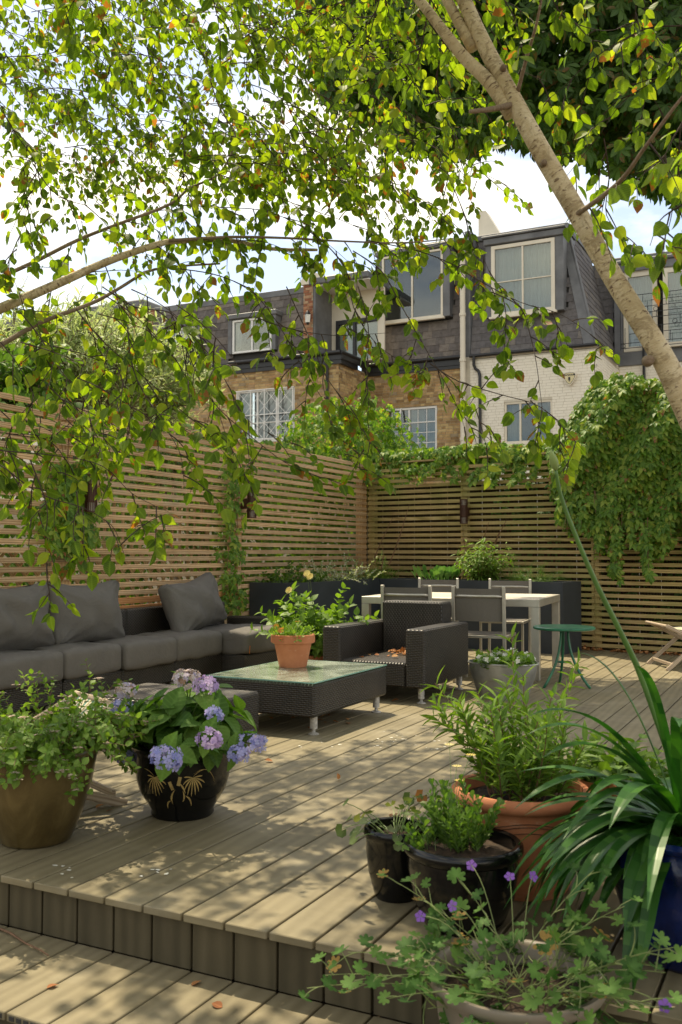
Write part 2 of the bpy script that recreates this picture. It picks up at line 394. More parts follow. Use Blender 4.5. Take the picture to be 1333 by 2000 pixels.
def dust_sheen_glass():  # pale diffuse mix: some dust, and the sky's reflection put into the colour
    m_, t, N, L = newmat('dust_sheen_table_glass'); ps = N('ShaderNodeNewGeometry').outputs['Position']; lw = N('ShaderNodeFresnel'); lw.inputs[0].default_value = 1.6
    a_ = N('ShaderNodeBsdfTransparent'); a_.inputs[0].default_value = (.70, .84, .78, 1); b_ = N('ShaderNodeBsdfGlossy'); b_.inputs['Roughness'].default_value = .13; b_.inputs[0].default_value = (.85, .95, .9, 1)
    ms = N('ShaderNodeMixShader'); L(mathn(t, 'ADD', lw.outputs[0], .32, True), ms.inputs[0]); L(a_.outputs[0], ms.inputs[1]); L(b_.outputs[0], ms.inputs[2])
    d_ = N('ShaderNodeBsdfDiffuse'); d_.inputs[0].default_value = (.42, .47, .40, 1); m2 = N('ShaderNodeMixShader')
    du = ramp(t, noise(t, ps, 4, 6, .6, 1.), [(.35, (.12,) * 3), (.7, (.5,) * 3)]); L(du, m2.inputs[0]); L(ms.outputs[0], m2.inputs[1]); L(d_.outputs[0], m2.inputs[2])
    o = N('ShaderNodeOutputMaterial'); L(m2.outputs[0], o.inputs[0]); return m_
M['tableglass'] = dust_sheen_glass()
M['glassedge'] = simple('green_glass_edge', (.22, .42, .36), .15, spec=.8)
M['dark_fill'] = simple('unlit_dark_fill', (.035, .033, .03), .9)  # near-black colour standing in for shade in rooms and holes; also roof boarding
M['curtain'] = simple('white_curtain', (.72, .72, .68), .9, var=.05)
M['blackglaze'] = simple('black_glaze', (.004, .004, .004), .16, var=.3, nscale=5, spec=.35, coat=.12)
M['blueglaze'] = simple('cobalt_glaze', (.004, .012, .075), .16, var=.6, nscale=9, spec=.4, coat=.2, bmp=.3)
M['taupe'] = simple('taupe_ceramic', (.23, .19, .145), .42, var=.12, nscale=4)

def terracotta_mat():
    m_, t, N, L = newmat('terracotta'); ps = N('ShaderNodeTexCoord').outputs['Object']
    c = ramp(t, noise(t, ps, 6, 6, .6), [(.3, (.36, .125, .055)), (.7, (.50, .20, .10))])
    w = ramp(t, noise(t, mapping(t, ps, (1, 1, 3)), 9, 6, .7), [(.60, (0, 0, 0)), (.72, (1, 1, 1))])
    c = mixc(t, mathn(t, 'MULTIPLY', w, .35), c, (.62, .48, .36))
    principled(m_, t, c, .8, 0, bump(t, noise(t, ps, 70, 4), .25, .004), .25); return m_
M['terracotta'] = terracotta_mat()
def bronze_glaze():
    m_, t, N, L = newmat('bronze_glaze'); ps = N('ShaderNodeTexCoord').outputs['Object']
    c = ramp(t, noise(t, mapping(t, ps, (1, 1, .35)), 7, 6, .6, .8), [(.3, (.040, .026, .008)), (.5, (.090, .062, .020)), (.72, (.17, .125, .048))])
    principled(m_, t, c, .30, .25, bump(t, noise(t, mapping(t, ps, (1, 1, .3)), 12, 4), .12, .01), .5, .25); return m_
M['bronze'] = bronze_glaze()
def fabric():
    m_, t, N, L = newmat('charcoal_fabric'); ps = N('ShaderNodeTexCoord').outputs['Object']
    c = ramp(t, noise(t, ps, 4, 6, .6), [(.3, (.125, .118, .112)), (.5, (.138, .130, .122)), (.7, (.155, .145, .134))])
    f = noise(t, ps, 350, 2, .7); w = noise(t, mapping(t, ps, (1, 1, 1)), 7, 5, .6, 1.8)
    h = mathn(t, 'ADD', mathn(t, 'MULTIPLY', f, .06), mathn(t, 'MULTIPLY', w, .9))
    principled(m_, t, c, .95, 0, bump(t, h, .35, .04), .15); return m_
M['fabric'] = fabric()
def barkmat(name, lo, mid, hi, lent=True):
    m_, t, N, L = newmat(name); uv = N('ShaderNodeTexCoord').outputs['UV']
    n = noise(t, mapping(t, uv, (6, 6, 1)), 1., 6, .6)
    c = ramp(t, n, [(.25, lo), (.5, mid), (.75, hi)])
    ln = noise(t, mapping(t, uv, (75, 16, 1)), 1., 3, .5)
    k = ramp(t, ln, [(.60, (0, 0, 0)), (.66, (1, 1, 1))])
    if lent: c = mixc(t, ramp(t, noise(t, mapping(t, uv, (14, 5, 1), (7, 2, 0)), 1., 6, .7, 1.), [(.52, (0, 0, 0)), (.56, (.55, .55, .55))]), c, tuple(x * .62 for x in lo))
    if lent: c = mixc(t, mathn(t, 'MULTIPLY', k, .8), c, (.10, .055, .03))
    big = ramp(t, noise(t, mapping(t, uv, (3.5, 9, 1), (3, 1, 0)), 1., 5, .6), [(.62, (0, 0, 0)), (.72, (1, 1, 1))])
    c = mixc(t, mathn(t, 'MULTIPLY', big, .6), c, tuple(x * .45 for x in mid))
    principled(m_, t, c, .7, 0, bump(t, mathn(t, 'ADD', n, ln), .8, .012), .25); return m_
M['birch'] = barkmat('birch_bark', (.36, .26, .13), (.52, .42, .26), (.66, .57, .40))
M['bark'] = barkmat('brown_bark', (.14, .095, .06), (.24, .175, .12), (.33, .26, .19), False)
M['twig'] = simple('dark_twig', (.045, .027, .018), .8, var=.4, nscale=20)
M['stem'] = simple('green_stem', (.10, .16, .04), .6, var=.3, nscale=20)
M['redstem'] = simple('reddish_stem', (.16, .085, .045), .7, var=.35, nscale=20)
BROWN = ((.26, .12, .04), .09)
M['leaf_tree'] = leafmat('hornbeam_leaf', [(.055, .105, .014), (.11, .18, .022), (.18, .27, .032), (.32, .38, .05)], BROWN, .66)
M['leaf_dark'] = leafmat('horse_chestnut_leaf', [(.03, .075, .012), (.055, .115, .018), (.09, .17, .028)], ((.15, .10, .03), .1), .45)
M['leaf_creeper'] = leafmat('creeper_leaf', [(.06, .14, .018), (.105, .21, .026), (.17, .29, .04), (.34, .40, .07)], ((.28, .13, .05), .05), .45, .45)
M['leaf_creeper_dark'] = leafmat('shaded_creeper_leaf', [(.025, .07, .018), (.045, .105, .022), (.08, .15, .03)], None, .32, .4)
M['leaf_olive'] = leafmat('silvery_shrub_leaf', [(.19, .25, .10), (.30, .37, .17), (.46, .52, .30)], None, .42)
M['leaf_hedge'] = leafmat('hedge_leaf', [(.035, .08, .012), (.07, .14, .02), (.13, .22, .03)], None, .42)
M['leaf_fresh'] = leafmat('fresh_leaf', [(.09, .17, .025), (.14, .24, .035), (.20, .31, .05)], None, .42)
M['leaf_mid'] = leafmat('mid_green_leaf', [(.055, .12, .02), (.09, .17, .028), (.13, .22, .04)], None, .38)
M['leaf_deep'] = leafmat('deep_green_leaf', [(.032, .09, .014), (.055, .13, .020), (.09, .18, .03)], None, .34, .6, spec=.2)
M['leaf_strap'] = leafmat('strap_leaf', [(.016, .068, .010), (.030, .105, .014), (.055, .15, .022)], None, .24, .36, 0.1, .4, .0)
M['leaf_dry'] = leafmat('dry_leaf', [(.22, .08, .03), (.36, .15, .05), (.42, .24, .10)], None, .15, .8)
M['petal_blue'] = petalmat('blue_hydrangea', [(.22, .24, .52), (.34, .35, .66), (.48, .48, .74), (.42, .36, .64)])
M['petal_lilac'] = petalmat('lilac_hydrangea', [(.40, .30, .58), (.54, .40, .66), (.64, .52, .72)])
M['petal_faded'] = petalmat('faded_hydrangea', [(.40, .36, .60), (.66, .58, .66), (.62, .52, .46), (.36, .22, .14)])
M['petal_white'] = petalmat('white_petal', [(.74, .72, .64), (.82, .80, .74)])
M['petal_pinkish'] = petalmat('pinkish_white_petal', [(.62, .48, .40), (.76, .66, .58)])
M['petal_orange'] = petalmat('orange_petal', [(.70, .20, .04), (.80, .34, .12)])
M['petal_yellow'] = petalmat('yellow_petal', [(.76, .60, .16), (.82, .72, .34)])
M['petal_violet'] = petalmat('violet_petal', [(.26, .12, .50), (.36, .18, .60)])

# ------------------------------------------------------------------ leaves
def tmpl(stations, fold=.12, bend=.25, parts=None, curl=0., wav=0.):
    "leaf along +y from 0 to 1; stations (v, half width); returns verts, tris, uv per loop"
    V, T, UVv = [], [], []
    def one(org, ang, sc, st, fold=fold, bend=bend):
        k = len(V); ca, sa = math.cos(ang), math.sin(ang); wm = max(w for _, w in st)
        idx = []
        for q, (v, w) in enumerate(st):
            z0 = -bend * v * v * sc; wz = wav * math.sin(q * 2.1) * sc
            row = []
            for sx in ((0,) if w <= 0 else (-1, 0, 1)):
                x, y = sx * w * sc, v * sc; z = z0 + (abs(sx) * w * fold * 2 * sc) + wz * sx
                row.append(len(V)); V.append((org[0] + x * ca + y * sa, org[1] - x * sa + y * ca, z + curl * x * y)); UVv.append((sx * w / wm * .5, v))
            idx.append(row)
        for a, b in zip(idx, idx[1:]):
            if len(a) == 1 and len(b) == 3: T.extend([(a[0], b[1], b[0]), (a[0], b[2], b[1])])
            elif len(a) == 3 and len(b) == 1: T.extend([(a[0], a[1], b[0]), (a[1], a[2], b[0])])
            elif len(a) == 3 and len(b) == 3:
                for i in (0, 1): T.extend([(a[i], a[i + 1], b[i + 1]), (a[i], b[i + 1], b[i])])
    if parts is None: one((0, 0), 0, 1, stations)
    else:
        for org, ang, sc in parts: one(org, ang, sc, stations)
    V = np.array(V); T = np.array(T); UVv = np.array(UVv)
    return V, T, UVv[T.ravel()]
OV = [(0, 0), (.05, .16), (.2, .32), (.42, .37), (.66, .29), (.86, .12), (1, 0)]
T_OVATE = tmpl(OV, .09, .16); T_OVATE2 = tmpl(OV, .17, .05, curl=.15); T_OVATE3 = tmpl(OV, .05, .34, curl=-.2)
T_LANCE = tmpl([(0, 0), (.15, .07), (.4, .12), (.7, .085), (1, 0)], .2, .25)
T_NARROW = tmpl([(0, 0), (.3, .06), (.7, .05), (1, 0)], .15, .2)
T_SPOON = tmpl([(0, .03), (.3, .06), (.55, .2), (.75, .26), (.92, .16), (1, 0)], .15, -.15)
T_HYD = tmpl([(0, 0), (.08, .14), (.25, .30), (.45, .37), (.65, .32), (.85, .15), (1, 0)], .14, .35, wav=.02)
T_PALM5 = tmpl([(0, 0), (.3, .20), (.6, .25), (.85, .12), (1, 0)], .2, .3, parts=[((0, .1), a, s) for a, s in ((-1.9, .55), (-.95, .85), (0, 1.), (.95, .85), (1.9, .55))])
T_PALM7 = tmpl([(0, 0), (.4, .12), (.7, .19), (.9, .10), (1, 0)], .2, .4, parts=[((0, .05), a, s) for a, s in ((-2.1, .6), (-1.3, .85), (-.6, 1.), (0, 1.05), (.6, 1.), (1.3, .85), (2.1, .6))])
def fan(lobes, inner=.55, w=2.6, bend=.25, cup=.12, mid=.86):
    V, T, uv = [(0, 0, 0)], [], [(0, 0)]; n = lobes * 4
    for i in range(n + 1):
        a = -w + 2 * w * i / n; r = 1. if i % 4 == 2 else (mid if i % 2 else inner)
        V.append((.6 * r * math.sin(a), .35 + .6 * r * math.cos(a) - .35, cup * r * r - bend * .3 * max(0, math.cos(a)) * r)); uv.append((a * .12, r))
    for i in range(n): T.append((0, i + 2, i + 1))
    T = np.array(T); return np.array(V), T, np.array(uv)[T.ravel()]
T_GERAN = fan(7, .66, 2.75, mid=.93); T_HEART = fan(3, .93, 2.7, .4, .2)
def floret():
    V, T, uv = [(0, 0, 0)], [], [(0, 0)]
    for k in range(4):
        a = k * math.pi / 2; b = len(V)
        for da, r, z in ((-.62, .7, .12), (-.3, 1., .2), (.3, 1., .2), (.62, .7, .12)): V.append((r * math.cos(a + da), r * math.sin(a + da), z)); uv.append((0, .5))
        T += [(0, b, b + 1), (0, b + 1, b + 2), (0, b + 2, b + 3)]
    T = np.array(T); return np.array(V), T, np.array(uv)[T.ravel()]
T_FLORET = floret()
def daisy(np_=12, w=.16, cz=.1):
    V, T, uv = [(0, 0, 0)], [], [(0, 0)]
    for k in range(np_):
        a = k * 2 * math.pi / np_; b = len(V)
        for da, r, z in ((-w, .8, cz), (0, 1., cz * 1.4), (w, .8, cz)): V.append((r * math.cos(a + da), r * math.sin(a + da), z)); uv.append((0, .5))
        T += [(0, b, b + 1), (0, b + 1, b + 2)]
    T = np.array(T); return np.array(V), T, np.array(uv)[T.ravel()]
T_DAISY = daisy(); T_FIVE = daisy(5, .55, .15)

def frame(pos, ydir, nrm, size, wid=1.):
    y = unit(ydir); x = np.cross(y, nrm); 
    if np.linalg.norm(x) < 1e-4: x = np.cross(y, (.3, .5, .8))
    x = unit(x); z = np.cross(x, y)
    A = np.empty((3, 4)); A[:, 0] = x * size * wid; A[:, 1] = y * size; A[:, 2] = z * size; A[:, 3] = pos
    return A
def rdir(): 
    while True:
        v = A3(U(-1, 1), U(-1, 1), U(-1, 1))
        if .05 < v @ v < 1: return unit(v)
PIECES = {}
def scatter(parent, tm, mats, mat, indiv=0, piece='leaf', stuff='foliage', local=False):
    "mats: list of 3x4 frames; the nearest `indiv` in view become parts, the rest one mesh"
    if not len(mats): return
    A = np.array(mats); off = np.array(WLOC.get(parent.name, (0, 0, 0)))
    if not local: A[:, :, 3] -= off
    if indiv:
        d = A[:, :, 3] + off - CAM; w = d @ AX_F; w_ = np.where(w > .3, w, 1e9)
        px = 666.5 + FPX * (d @ AX_R) / w_; py = 1000 - FPX * (d @ AX_U) / w_
        sz = np.linalg.norm(A[:, :, 1], axis=1) / w_
        vis = (w > .3) & (px > 0) & (px < 1333) & (py > 0) & (py < 2000)
        order = np.argsort(-(sz * vis))[:indiv]; order = [i for i in order if vis[i]]
        key = (id(tm[0]), mat.name, piece)
        if key not in PIECES: PIECES[key] = mesh_from(piece, tm[0], tm[1], tm[2], mat, True)
        me = PIECES[key]
        for i in order:
            o = bpy.data.objects.new(piece, me); col.objects.link(o); o.parent = parent
            mm = Matrix.Identity(4)
            for r in range(3):
                for c in range(4): mm[r][c] = A[i, r, c]
            o.matrix_basis = mm
        keep = np.ones(len(A), bool); keep[order] = False; A = A[keep]
    if len(A):
        V, T, uv = tm; n = len(V)
        P = np.einsum('kij,nj->kni', A[:, :, :3], V) + A[:, None, :, 3]
        F = (T[None] + (np.arange(len(A)) * n)[:, None, None]).reshape(-1, 3)
        me = mesh_from(stuff, P.reshape(-1, 3), F, np.tile(uv, (len(A), 1)), mat, True)
        o = bpy.data.objects.new(stuff, me); col.objects.link(o); o.parent = parent; o['kind'] = 'stuff'

def curve(p0, d0, Ln, droop=.3, wob=.12, n=8):
    p = np.array(p0, float); d = unit(d0); pts = [p.copy()]; st = Ln / n
    for i in range(n):
        d = unit(d + A3(U(-wob, wob), U(-wob, wob), U(-wob, wob) - droop / n)); p = p + d * st; pts.append(p.copy())
    return pts
def along(pts, k, start=.15):
    "k evenly spaced (point, tangent) pairs along a polyline"
    P = np.array(pts); s = np.r_[0, np.cumsum(np.linalg.norm(np.diff(P, axis=0), axis=1))]
    r = []
    for i in range(k):
        t = s[-1] * (start + (1 - start) * (i + .5) / k); j = min(np.searchsorted(s, t) - 1, len(P) - 2); j = max(j, 0)
        u = (t - s[j]) / max(s[j + 1] - s[j], 1e-9); r.append((P[j] + (P[j + 1] - P[j]) * u, unit(P[j + 1] - P[j])))
    return r
def leafy(pts, k, size, ang=.9, arr='alt', start=.15, szvar=.3, updown=.2, grow=0., flat=.6):
    res = []
    for i, (p, t) in enumerate(along(pts, k, start)):
        if arr == 'alt': phs = [i * 2.4 + U(-.4, .4)]
        elif arr == 'opp': phs = [i * 1.57, i * 1.57 + math.pi]
        else: phs = [i + j * 2 * math.pi / arr for j in range(arr)]
        x = unit(np.cross(t, (.2, .1, 1) if abs(t[2]) < .95 else (1, 0, 0))); y = np.cross(t, x)
        for ph in phs:
            o = math.cos(ph) * x + math.sin(ph) * y; a = ang * U(.75, 1.25)
            d = unit(t * math.cos(a) + o * math.sin(a) + A3(0, 0, U(-updown, updown)))
            s = size * (1 + U(-szvar, szvar)) * (1 + grow * (.5 - i / k))
            res.append(frame(p, d, unit(A3(0, 0, flat) + t * (1 - flat) + rdir() * .3), s))
    return res
def stems_mb(list_pts, r0, r1=None, n=5):
    mb = MB()
    for pts in list_pts:
        m_ = len(pts); mb.tube(pts, [r0 + ((r1 or r0 * .4) - r0) * i / (m_ - 1) for i in range(m_)], n, cap=False)
    return mb

# ------------------------------------------------------------------ ground, deck, step
g = MB(); g.face([(-150, -60, -.40), (150, -60, -.40), (150, 250, -.40), (-150, 250, -.40)])
tag(obj('ground', g, M['ground']), None, None, kind='structure')
deck = thing('deck', None, None, kind='structure')
def backY(x): return BK[1] + (x - BK[0]) * BDIR[1] / BDIR[0]
cuts = {1: [2.30], 3: [2.31], 0: [1.13, 5.2], -3: [2.13], 5: [6.2], 2: [4.4], 4: [5.0], 7: [3.3], -6: [4.0], -9: [2.7], 9: [4.7], -12: [5.2]}
for i in range(-21, 36):
    x0, x1 = i * PB + .0045, (i + 1) * PB - .0045
    ys = [-.030] + sorted(cuts.get(i, [U(2, 7)] if rnd.random() < .6 else [])) + [backY((x0 + x1) / 2) - .03]
    for a, b in zip(ys, ys[1:]):
        mb = MB().bx(x0, x1, a + .001, b - .002, -.024 + U(-.0006, .0006), U(-.0006, .0006), .0025, grain=1)
        obj('deck_board', mb, M['deck'], deck)
step = thing('deck_step', None, None, kind='structure')
for i in range(-21, 24):
    x0, x1 = i * PB, (i + 1) * PB
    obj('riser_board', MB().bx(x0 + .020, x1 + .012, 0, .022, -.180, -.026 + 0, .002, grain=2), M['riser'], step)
    o_ = obj('tread_board', MB().bx(x0 + .022, x1 + .015, -.46, -.001, -.206, -.181, .0025, grain=1), M['deck'], step)
mb = MB()
for i in range(-2, 6):
    for k in range(5): mb.bx(i * PB + .034 + k * .027, i * PB + .052 + k * .027, -.462, -.455, -.200, -.187)
obj('dark_hole_blocks', mb, M['dark_fill'], step, kind='stuff')  # dark blocks on the board fronts, shade of the hollow ends as colour
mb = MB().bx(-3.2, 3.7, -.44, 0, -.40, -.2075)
obj('step_frame', mb, M['riser'], step)

# ------------------------------------------------------------------ left fence (plane X = -3)
SP, SH, STH = .0737, .043, .018
lf = thing('slatted_fence', 'long warm timber slat fence behind the sofa, climbing out of the left edge', 'fence', (-3.03, 5, 0))
for j, (ya, yb, zt) in enumerate([(-.6, .9, 31), (.9, 3.5, 31), (3.5, 6.13, 31), (6.13, 9.27, 31)]):
    for k in range(zt):
        if j == 3 and k < 5: pass
        z = .10 + k * SP + U(-.003, .003)
        a, b = A3(-3.0, ya + .003, z + U(-.006, .006)), A3(-3.0, yb - .003, z + U(-.006, .006))
        new = j == 2 and k in (7, 8) 
        n_ = 1
        obj('slat', MB().bar(a, b, STH, SH if not new else SH * 1.25, bev=.002), M['slat_new'] if new else M['slat'], lf)
for y in (.9, 3.5, 6.09, 9.22):
    obj('post', MB().bx(-3.105, -3.011, y - .065, y + .075, -.05, 2.33, .004, grain=2), M['post'], lf)
# ------------------------------------------------------------------ back fence
bf = thing('slatted_fence', 'greenish slat fence across the end of the deck under the creeper', 'fence', (-1, 9.05, 0))
Bp = lambda t, off=0., z=0.: BK + BDIR * t - BNRM * off + A3(0, 0, z)
RB = np.array([BDIR, BNRM, (0, 0, 1)]).T
for j, (ta, tb) in enumerate([(.02, 1.48), (1.48, 3.20), (3.20, 5.3)]):
    for k in range(31 if j < 2 else 30):
        z = .05 + k * SP * .985 + U(-.002, .002)
        tl = U(-.003, .003) - (.0 if j < 2 else .004)
        a, b = Bp(ta + .003, .02, z + U(-.003, .003)), Bp(tb - .003, .02, z + tl)
        obj('slat', MB().bar(a, b, STH, SH, bev=.002), M['slat_green'], bf)
obj('capping_rail', MB().bar(Bp(.03, .0, 2.335), Bp(3.3, .0, 2.335), .07, .022, bev=.002), M['slat_green'], bf)
for t in (.07, 1.48, 3.2, 5.2):
    obj('post', MB().box(Bp(t, -.04, 1.12), (.045, .045, 1.18), R=RB, bev=.004, grain=2), M['slat_green'], bf)
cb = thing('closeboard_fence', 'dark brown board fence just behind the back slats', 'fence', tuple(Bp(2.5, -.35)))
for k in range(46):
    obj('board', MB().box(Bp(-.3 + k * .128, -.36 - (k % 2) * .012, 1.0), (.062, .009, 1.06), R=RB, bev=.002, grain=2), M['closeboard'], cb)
# neighbour's trellis behind the left fence
tr = thing('trellis_panel', 'old lattice trellis glimpsed through the slats behind the sofa', 'trellis', (-3.5, 4, 0))
for k in range(17): obj('upright_lath', MB().bx(-3.46, -3.445, 3.95 + k * .13, 3.985 + k * .13, 1.15, 1.60, .001), M['trellis'], tr)
for z in (1.14, 1.37, 1.62): obj('rail', MB().bx(-3.445, -3.42, 3.0, 6.1, z - .02, z + .02, .002), M['trellis'], tr)
for k in range(34):
    y = 1.5 + k * .14
    obj('diagonal_lath', MB().bar((-3.47, y, .55), (-3.47, y + .52, 1.12), .008, .03), M['trellis'], tr)
    obj('diagonal_lath', MB().bar((-3.455, y + .52, .55), (-3.455, y, 1.12), .008, .03), M['trellis'], tr)
for y in (1.3, 3.9, 6.2): obj('post', MB().bx(-3.56, -3.48, y - .04, y + .04, -.3, 1.75, .003, grain=2), M['trellis'], tr)

# ------------------------------------------------------------------ wall lamps
def wall_lamp(base, outd, label, z0):
    c = np.array(base) + np.array(outd) * .13
    t = thing('wall_lamp', label, 'wall lamp', (c[0], c[1], z0), group='slotted lamps on the fences')
    H = .31; R_ = .047; zc = z0
    obj('glass_tube', MB().lathe([(0, .01), (R_ * .72, .01), (R_ * .72, H - .01), (0, H - .01)], (c[0], c[1], zc), 20), M['lampglass'], t, 40)
    for k in range(20):
        a = k * 2 * math.pi / 20; q = A3(c[0] + R_ * math.cos(a), c[1] + R_ * math.sin(a), 0)
        obj('fin', MB().bar((q[0], q[1], zc + .005), (q[0], q[1], zc + H - .005), .0072, .006, up=(math.cos(a), math.sin(a), 0)), M['lamp'], t)
    obj('shade_band', MB().lathe([(R_ * .93, .08), (R_ * .97, .08), (R_ * .97, H - .075), (R_ * .93, H - .075)], (c[0], c[1], zc), 24), M['lamp'], t, 40)
    for zz in (0, H - .008): obj('end_cap', MB().lathe([(0, zz), (R_ + .006, zz), (R_ + .006, zz + .008), (0, zz + .008)], (c[0], c[1], zc), 24), M['lamp'], t, 40)
    m_ = (np.array(base) + c) / 2
    obj('bracket', MB().bar((base[0], base[1], zc + H / 2), (c[0], c[1], zc + H / 2), .05, .11, bev=.003), M['lamp'], t)
    return t
p_ = onX(492, 1012, -2.86)
wall_lamp((-2.99, p_[1], 0), (1, 0, 0), 'brown slotted cylinder lamp on the post between sofa and corner planter', p_[2])
p_ = onX(178, 1000, -2.86)
wall_lamp((-2.99, p_[1], 0), (1, 0, 0), 'brown slotted lamp half hidden in creeper above the sofa', p_[2])
p_ = onBack(907, 1023, .13)
wall_lamp(tuple(p_ + BNRM * .12), -BNRM, 'dark slotted lamp on the back fence above the dining table', p_[2])

# ------------------------------------------------------------------ planters
def trough(name, label, P4, h, zb=0., open_=.03):
    "P4: four plan corners, counter-clockwise"
    c = np.mean(P4, axis=0); t = thing(name, label, 'planter', (c[0], c[1], zb))
    q = [np.array(p) for p in P4]; ins = []
    for i in range(4):
        a, b, d = q[i - 1], q[i], q[(i + 1) % 4]; ins.append(b + unit(a - b) * open_ + unit(d - b) * open_)
    mb = MB()
    for i in range(4):
        a, b, ia, ib = q[i], q[(i + 1) % 4], ins[i], ins[(i + 1) % 4]
        mb.face([(*a, zb), (*b, zb), (*b, zb + h), (*a, zb + h)]); mb.face([(*a, zb + h), (*b, zb + h), (*ib, zb + h), (*ia, zb + h)])
        mb.face([(*ib, zb + h), (*ib, zb + h - .12), (*ia, zb + h - .12), (*ia, zb + h)])
    obj('trough', mb, M['planter'], t)
    s = MB(); s.face([(*p, zb + h - .05) for p in ins]); obj('soil', s, M['soil'], t)
    return t
trough('trough_planter', 'dark grey planter in the corner, full of catmint and ferns', [(-2.975, 6.27), (-2.40, 6.27), (-2.40, 8.45), (-2.975, 8.45)], .80)
trough('trough_planter', 'long dark grey planter behind the dining table', [(-2.975, 8.47), (-.02, 8.06), (.06, 8.60), (-2.9, 9.02)], .80)

# ------------------------------------------------------------------ sofa
seams = [1.35, 2.05, 2.72, 3.36, 4.03, 4.73, 5.55]
XF = -2.26
sofa_lab = ['dark wicker sofa module at the left edge under the first back cushion', 'dark wicker sofa module second from the left edge', 'dark wicker sofa module under the second back cushion',
            'dark wicker sofa module with bare woven back between two cushions', 'dark wicker sofa module under the tilted back cushion', 'dark wicker end module with arm beside the corner planter']
def wick(name, mb, t): return obj(name, mb, M['wicker'], t)
def rbox(x0, x1, y0, y1, z0, z1, b=.012): return MB().bx(x0, x1, y0, y1, z0, z1, b, uvo=(0, 0))
for i in range(6):
    y0, y1 = seams[i] + .004, seams[i + 1] - .004
    t = thing('sofa_module', sofa_lab[i], 'sofa module', (-2.6, (y0 + y1) / 2, 0), group='dark wicker modules of the sofa')
    xf = XF + (.24 if i == 5 else .0)
    wick('seat_base', rbox(-2.93, xf - .02, y0, y1, .045, .205), t)
    wick('backrest', rbox(-2.93, -2.80, y0, y1, .207, .63), t)
    if i == 5: wick('armrest', rbox(-2.79, xf - .02, y1 + .002, y1 + .13, .045, .485), t)
    for yy in (y0 + .06, y1 - .06):
        obj('foot', MB().lathe([(0, 0), (.022, 0), (.022, .044), (0, .044)], (xf - .1, yy, 0), 12), M['foot'], t, 40)

def softbox(h, rnd_=.05, puff=.03, wr=.004, n=(26, 26, 10), seed=0, pinch=0., sag=0.):
    "soft cushion centred on origin, half sizes h"
    mb = MB(); k = {}
    r_ = random.Random(seed); ph = [r_.uniform(0, 6.28) for _ in range(12)]; fr = [r_.uniform(4, 17) for _ in range(12)]
    def pos(p):
        q = np.array(p, float); inner = np.array([max(hh - rnd_, .001) for hh in h]); c = np.clip(q, -inner, inner); d = q - c
        L_ = np.linalg.norm(d)
        if L_ > 0: q = c + d / L_ * min(rnd_, max(L_, 0) if False else rnd_)
        u = q / np.array(h)
        g_ = (1 - u[0] ** 2) * (1 - u[1] ** 2) if abs(u[2]) > .3 else 0
        q = q.copy(); 
        if puff: q[2] += np.sign(u[2]) * puff * max(0, (1 - u[0] ** 2)) ** .6 * max(0, (1 - u[1] ** 2)) ** .6 * abs(u[2])
        if pinch:
            e = max(abs(u[0]), abs(u[1])); co = (abs(u[0]) * abs(u[1])) ** 6
            q[2] *= 1 - pinch * e ** 3
            q[0] *= 1 + .015 * co - .05 * (1 - abs(u[1])) * abs(u[0]); q[1] *= 1 + .015 * co - .06 * (1 - abs(u[0])) * abs(u[1])
        if sag: q[1] -= sag * (1 - u[0] ** 2) * max(0, u[1])
        w = sum(math.sin(q[0] * fr[i] * 1.6 + q[1] * fr[i + 1] + ph[i]) * math.sin(q[1] * fr[i + 2] * .7 - q[0] * fr[i + 3] * .4 + ph[i + 4]) for i in range(6)) * wr
        # creases fanning from the corners
        for cx, cy in ((-1, 1), (1, 1), (1, -1), (-1, -1)):
            a = math.atan2(u[1] - cy, u[0] - cx); dd = math.hypot(u[0] - cx, u[1] - cy)
            w += wr * 1.6 * math.sin(a * 13 + ph[3]) * math.exp(-dd * 1.7)
        q[2] += w * (1 if u[2] > 0 else -1)
        return q
    for ax in range(3):
        b, d = (ax + 1) % 3, (ax + 2) % 3
        nb, nd = n[b], n[d]
        def co(i, m_):  # denser near edges
            x = -1 + 2 * i / m_; return math.copysign(abs(x) ** .8, x)
        for sg in (-1, 1):
            ids = {}
            for i in range(nb + 1):
                for j in range(nd + 1):
                    p = [0, 0, 0]; p[ax] = sg * h[ax]; p[b] = co(i, nb) * h[b]; p[d] = co(j, nd) * h[d]
                    key = tuple(round(x, 5) for x in p)
                    if key not in k: k[key] = len(mb.v); mb.v.append(tuple(pos(p)))
                    ids[i, j] = k[key]
            for i in range(nb):
                for j in range(nd):
                    q = [ids[i, j], ids[i + 1, j], ids[i + 1, j + 1], ids[i, j + 1]]
                    if sg < 0: q = q[::-1]
                    mb.f.append(tuple(q)); mb.uv += [(0, 0)] * 4
    return mb
def place(o, loc, rot): o.location = tuple(map(float, loc)); o.rotation_euler = rot; return o
seatlab = ['grey seat cushion at the left edge behind the leafy brown pot', 'grey seat cushion below the first back cushion', 'grey seat cushion below the second back cushion',
           'grey seat cushion with pale crease lines next to the second back cushion', 'grey seat cushion in front of the tilted back cushion', 'last grey seat cushion, with an orange stain on its corner, by the planter']
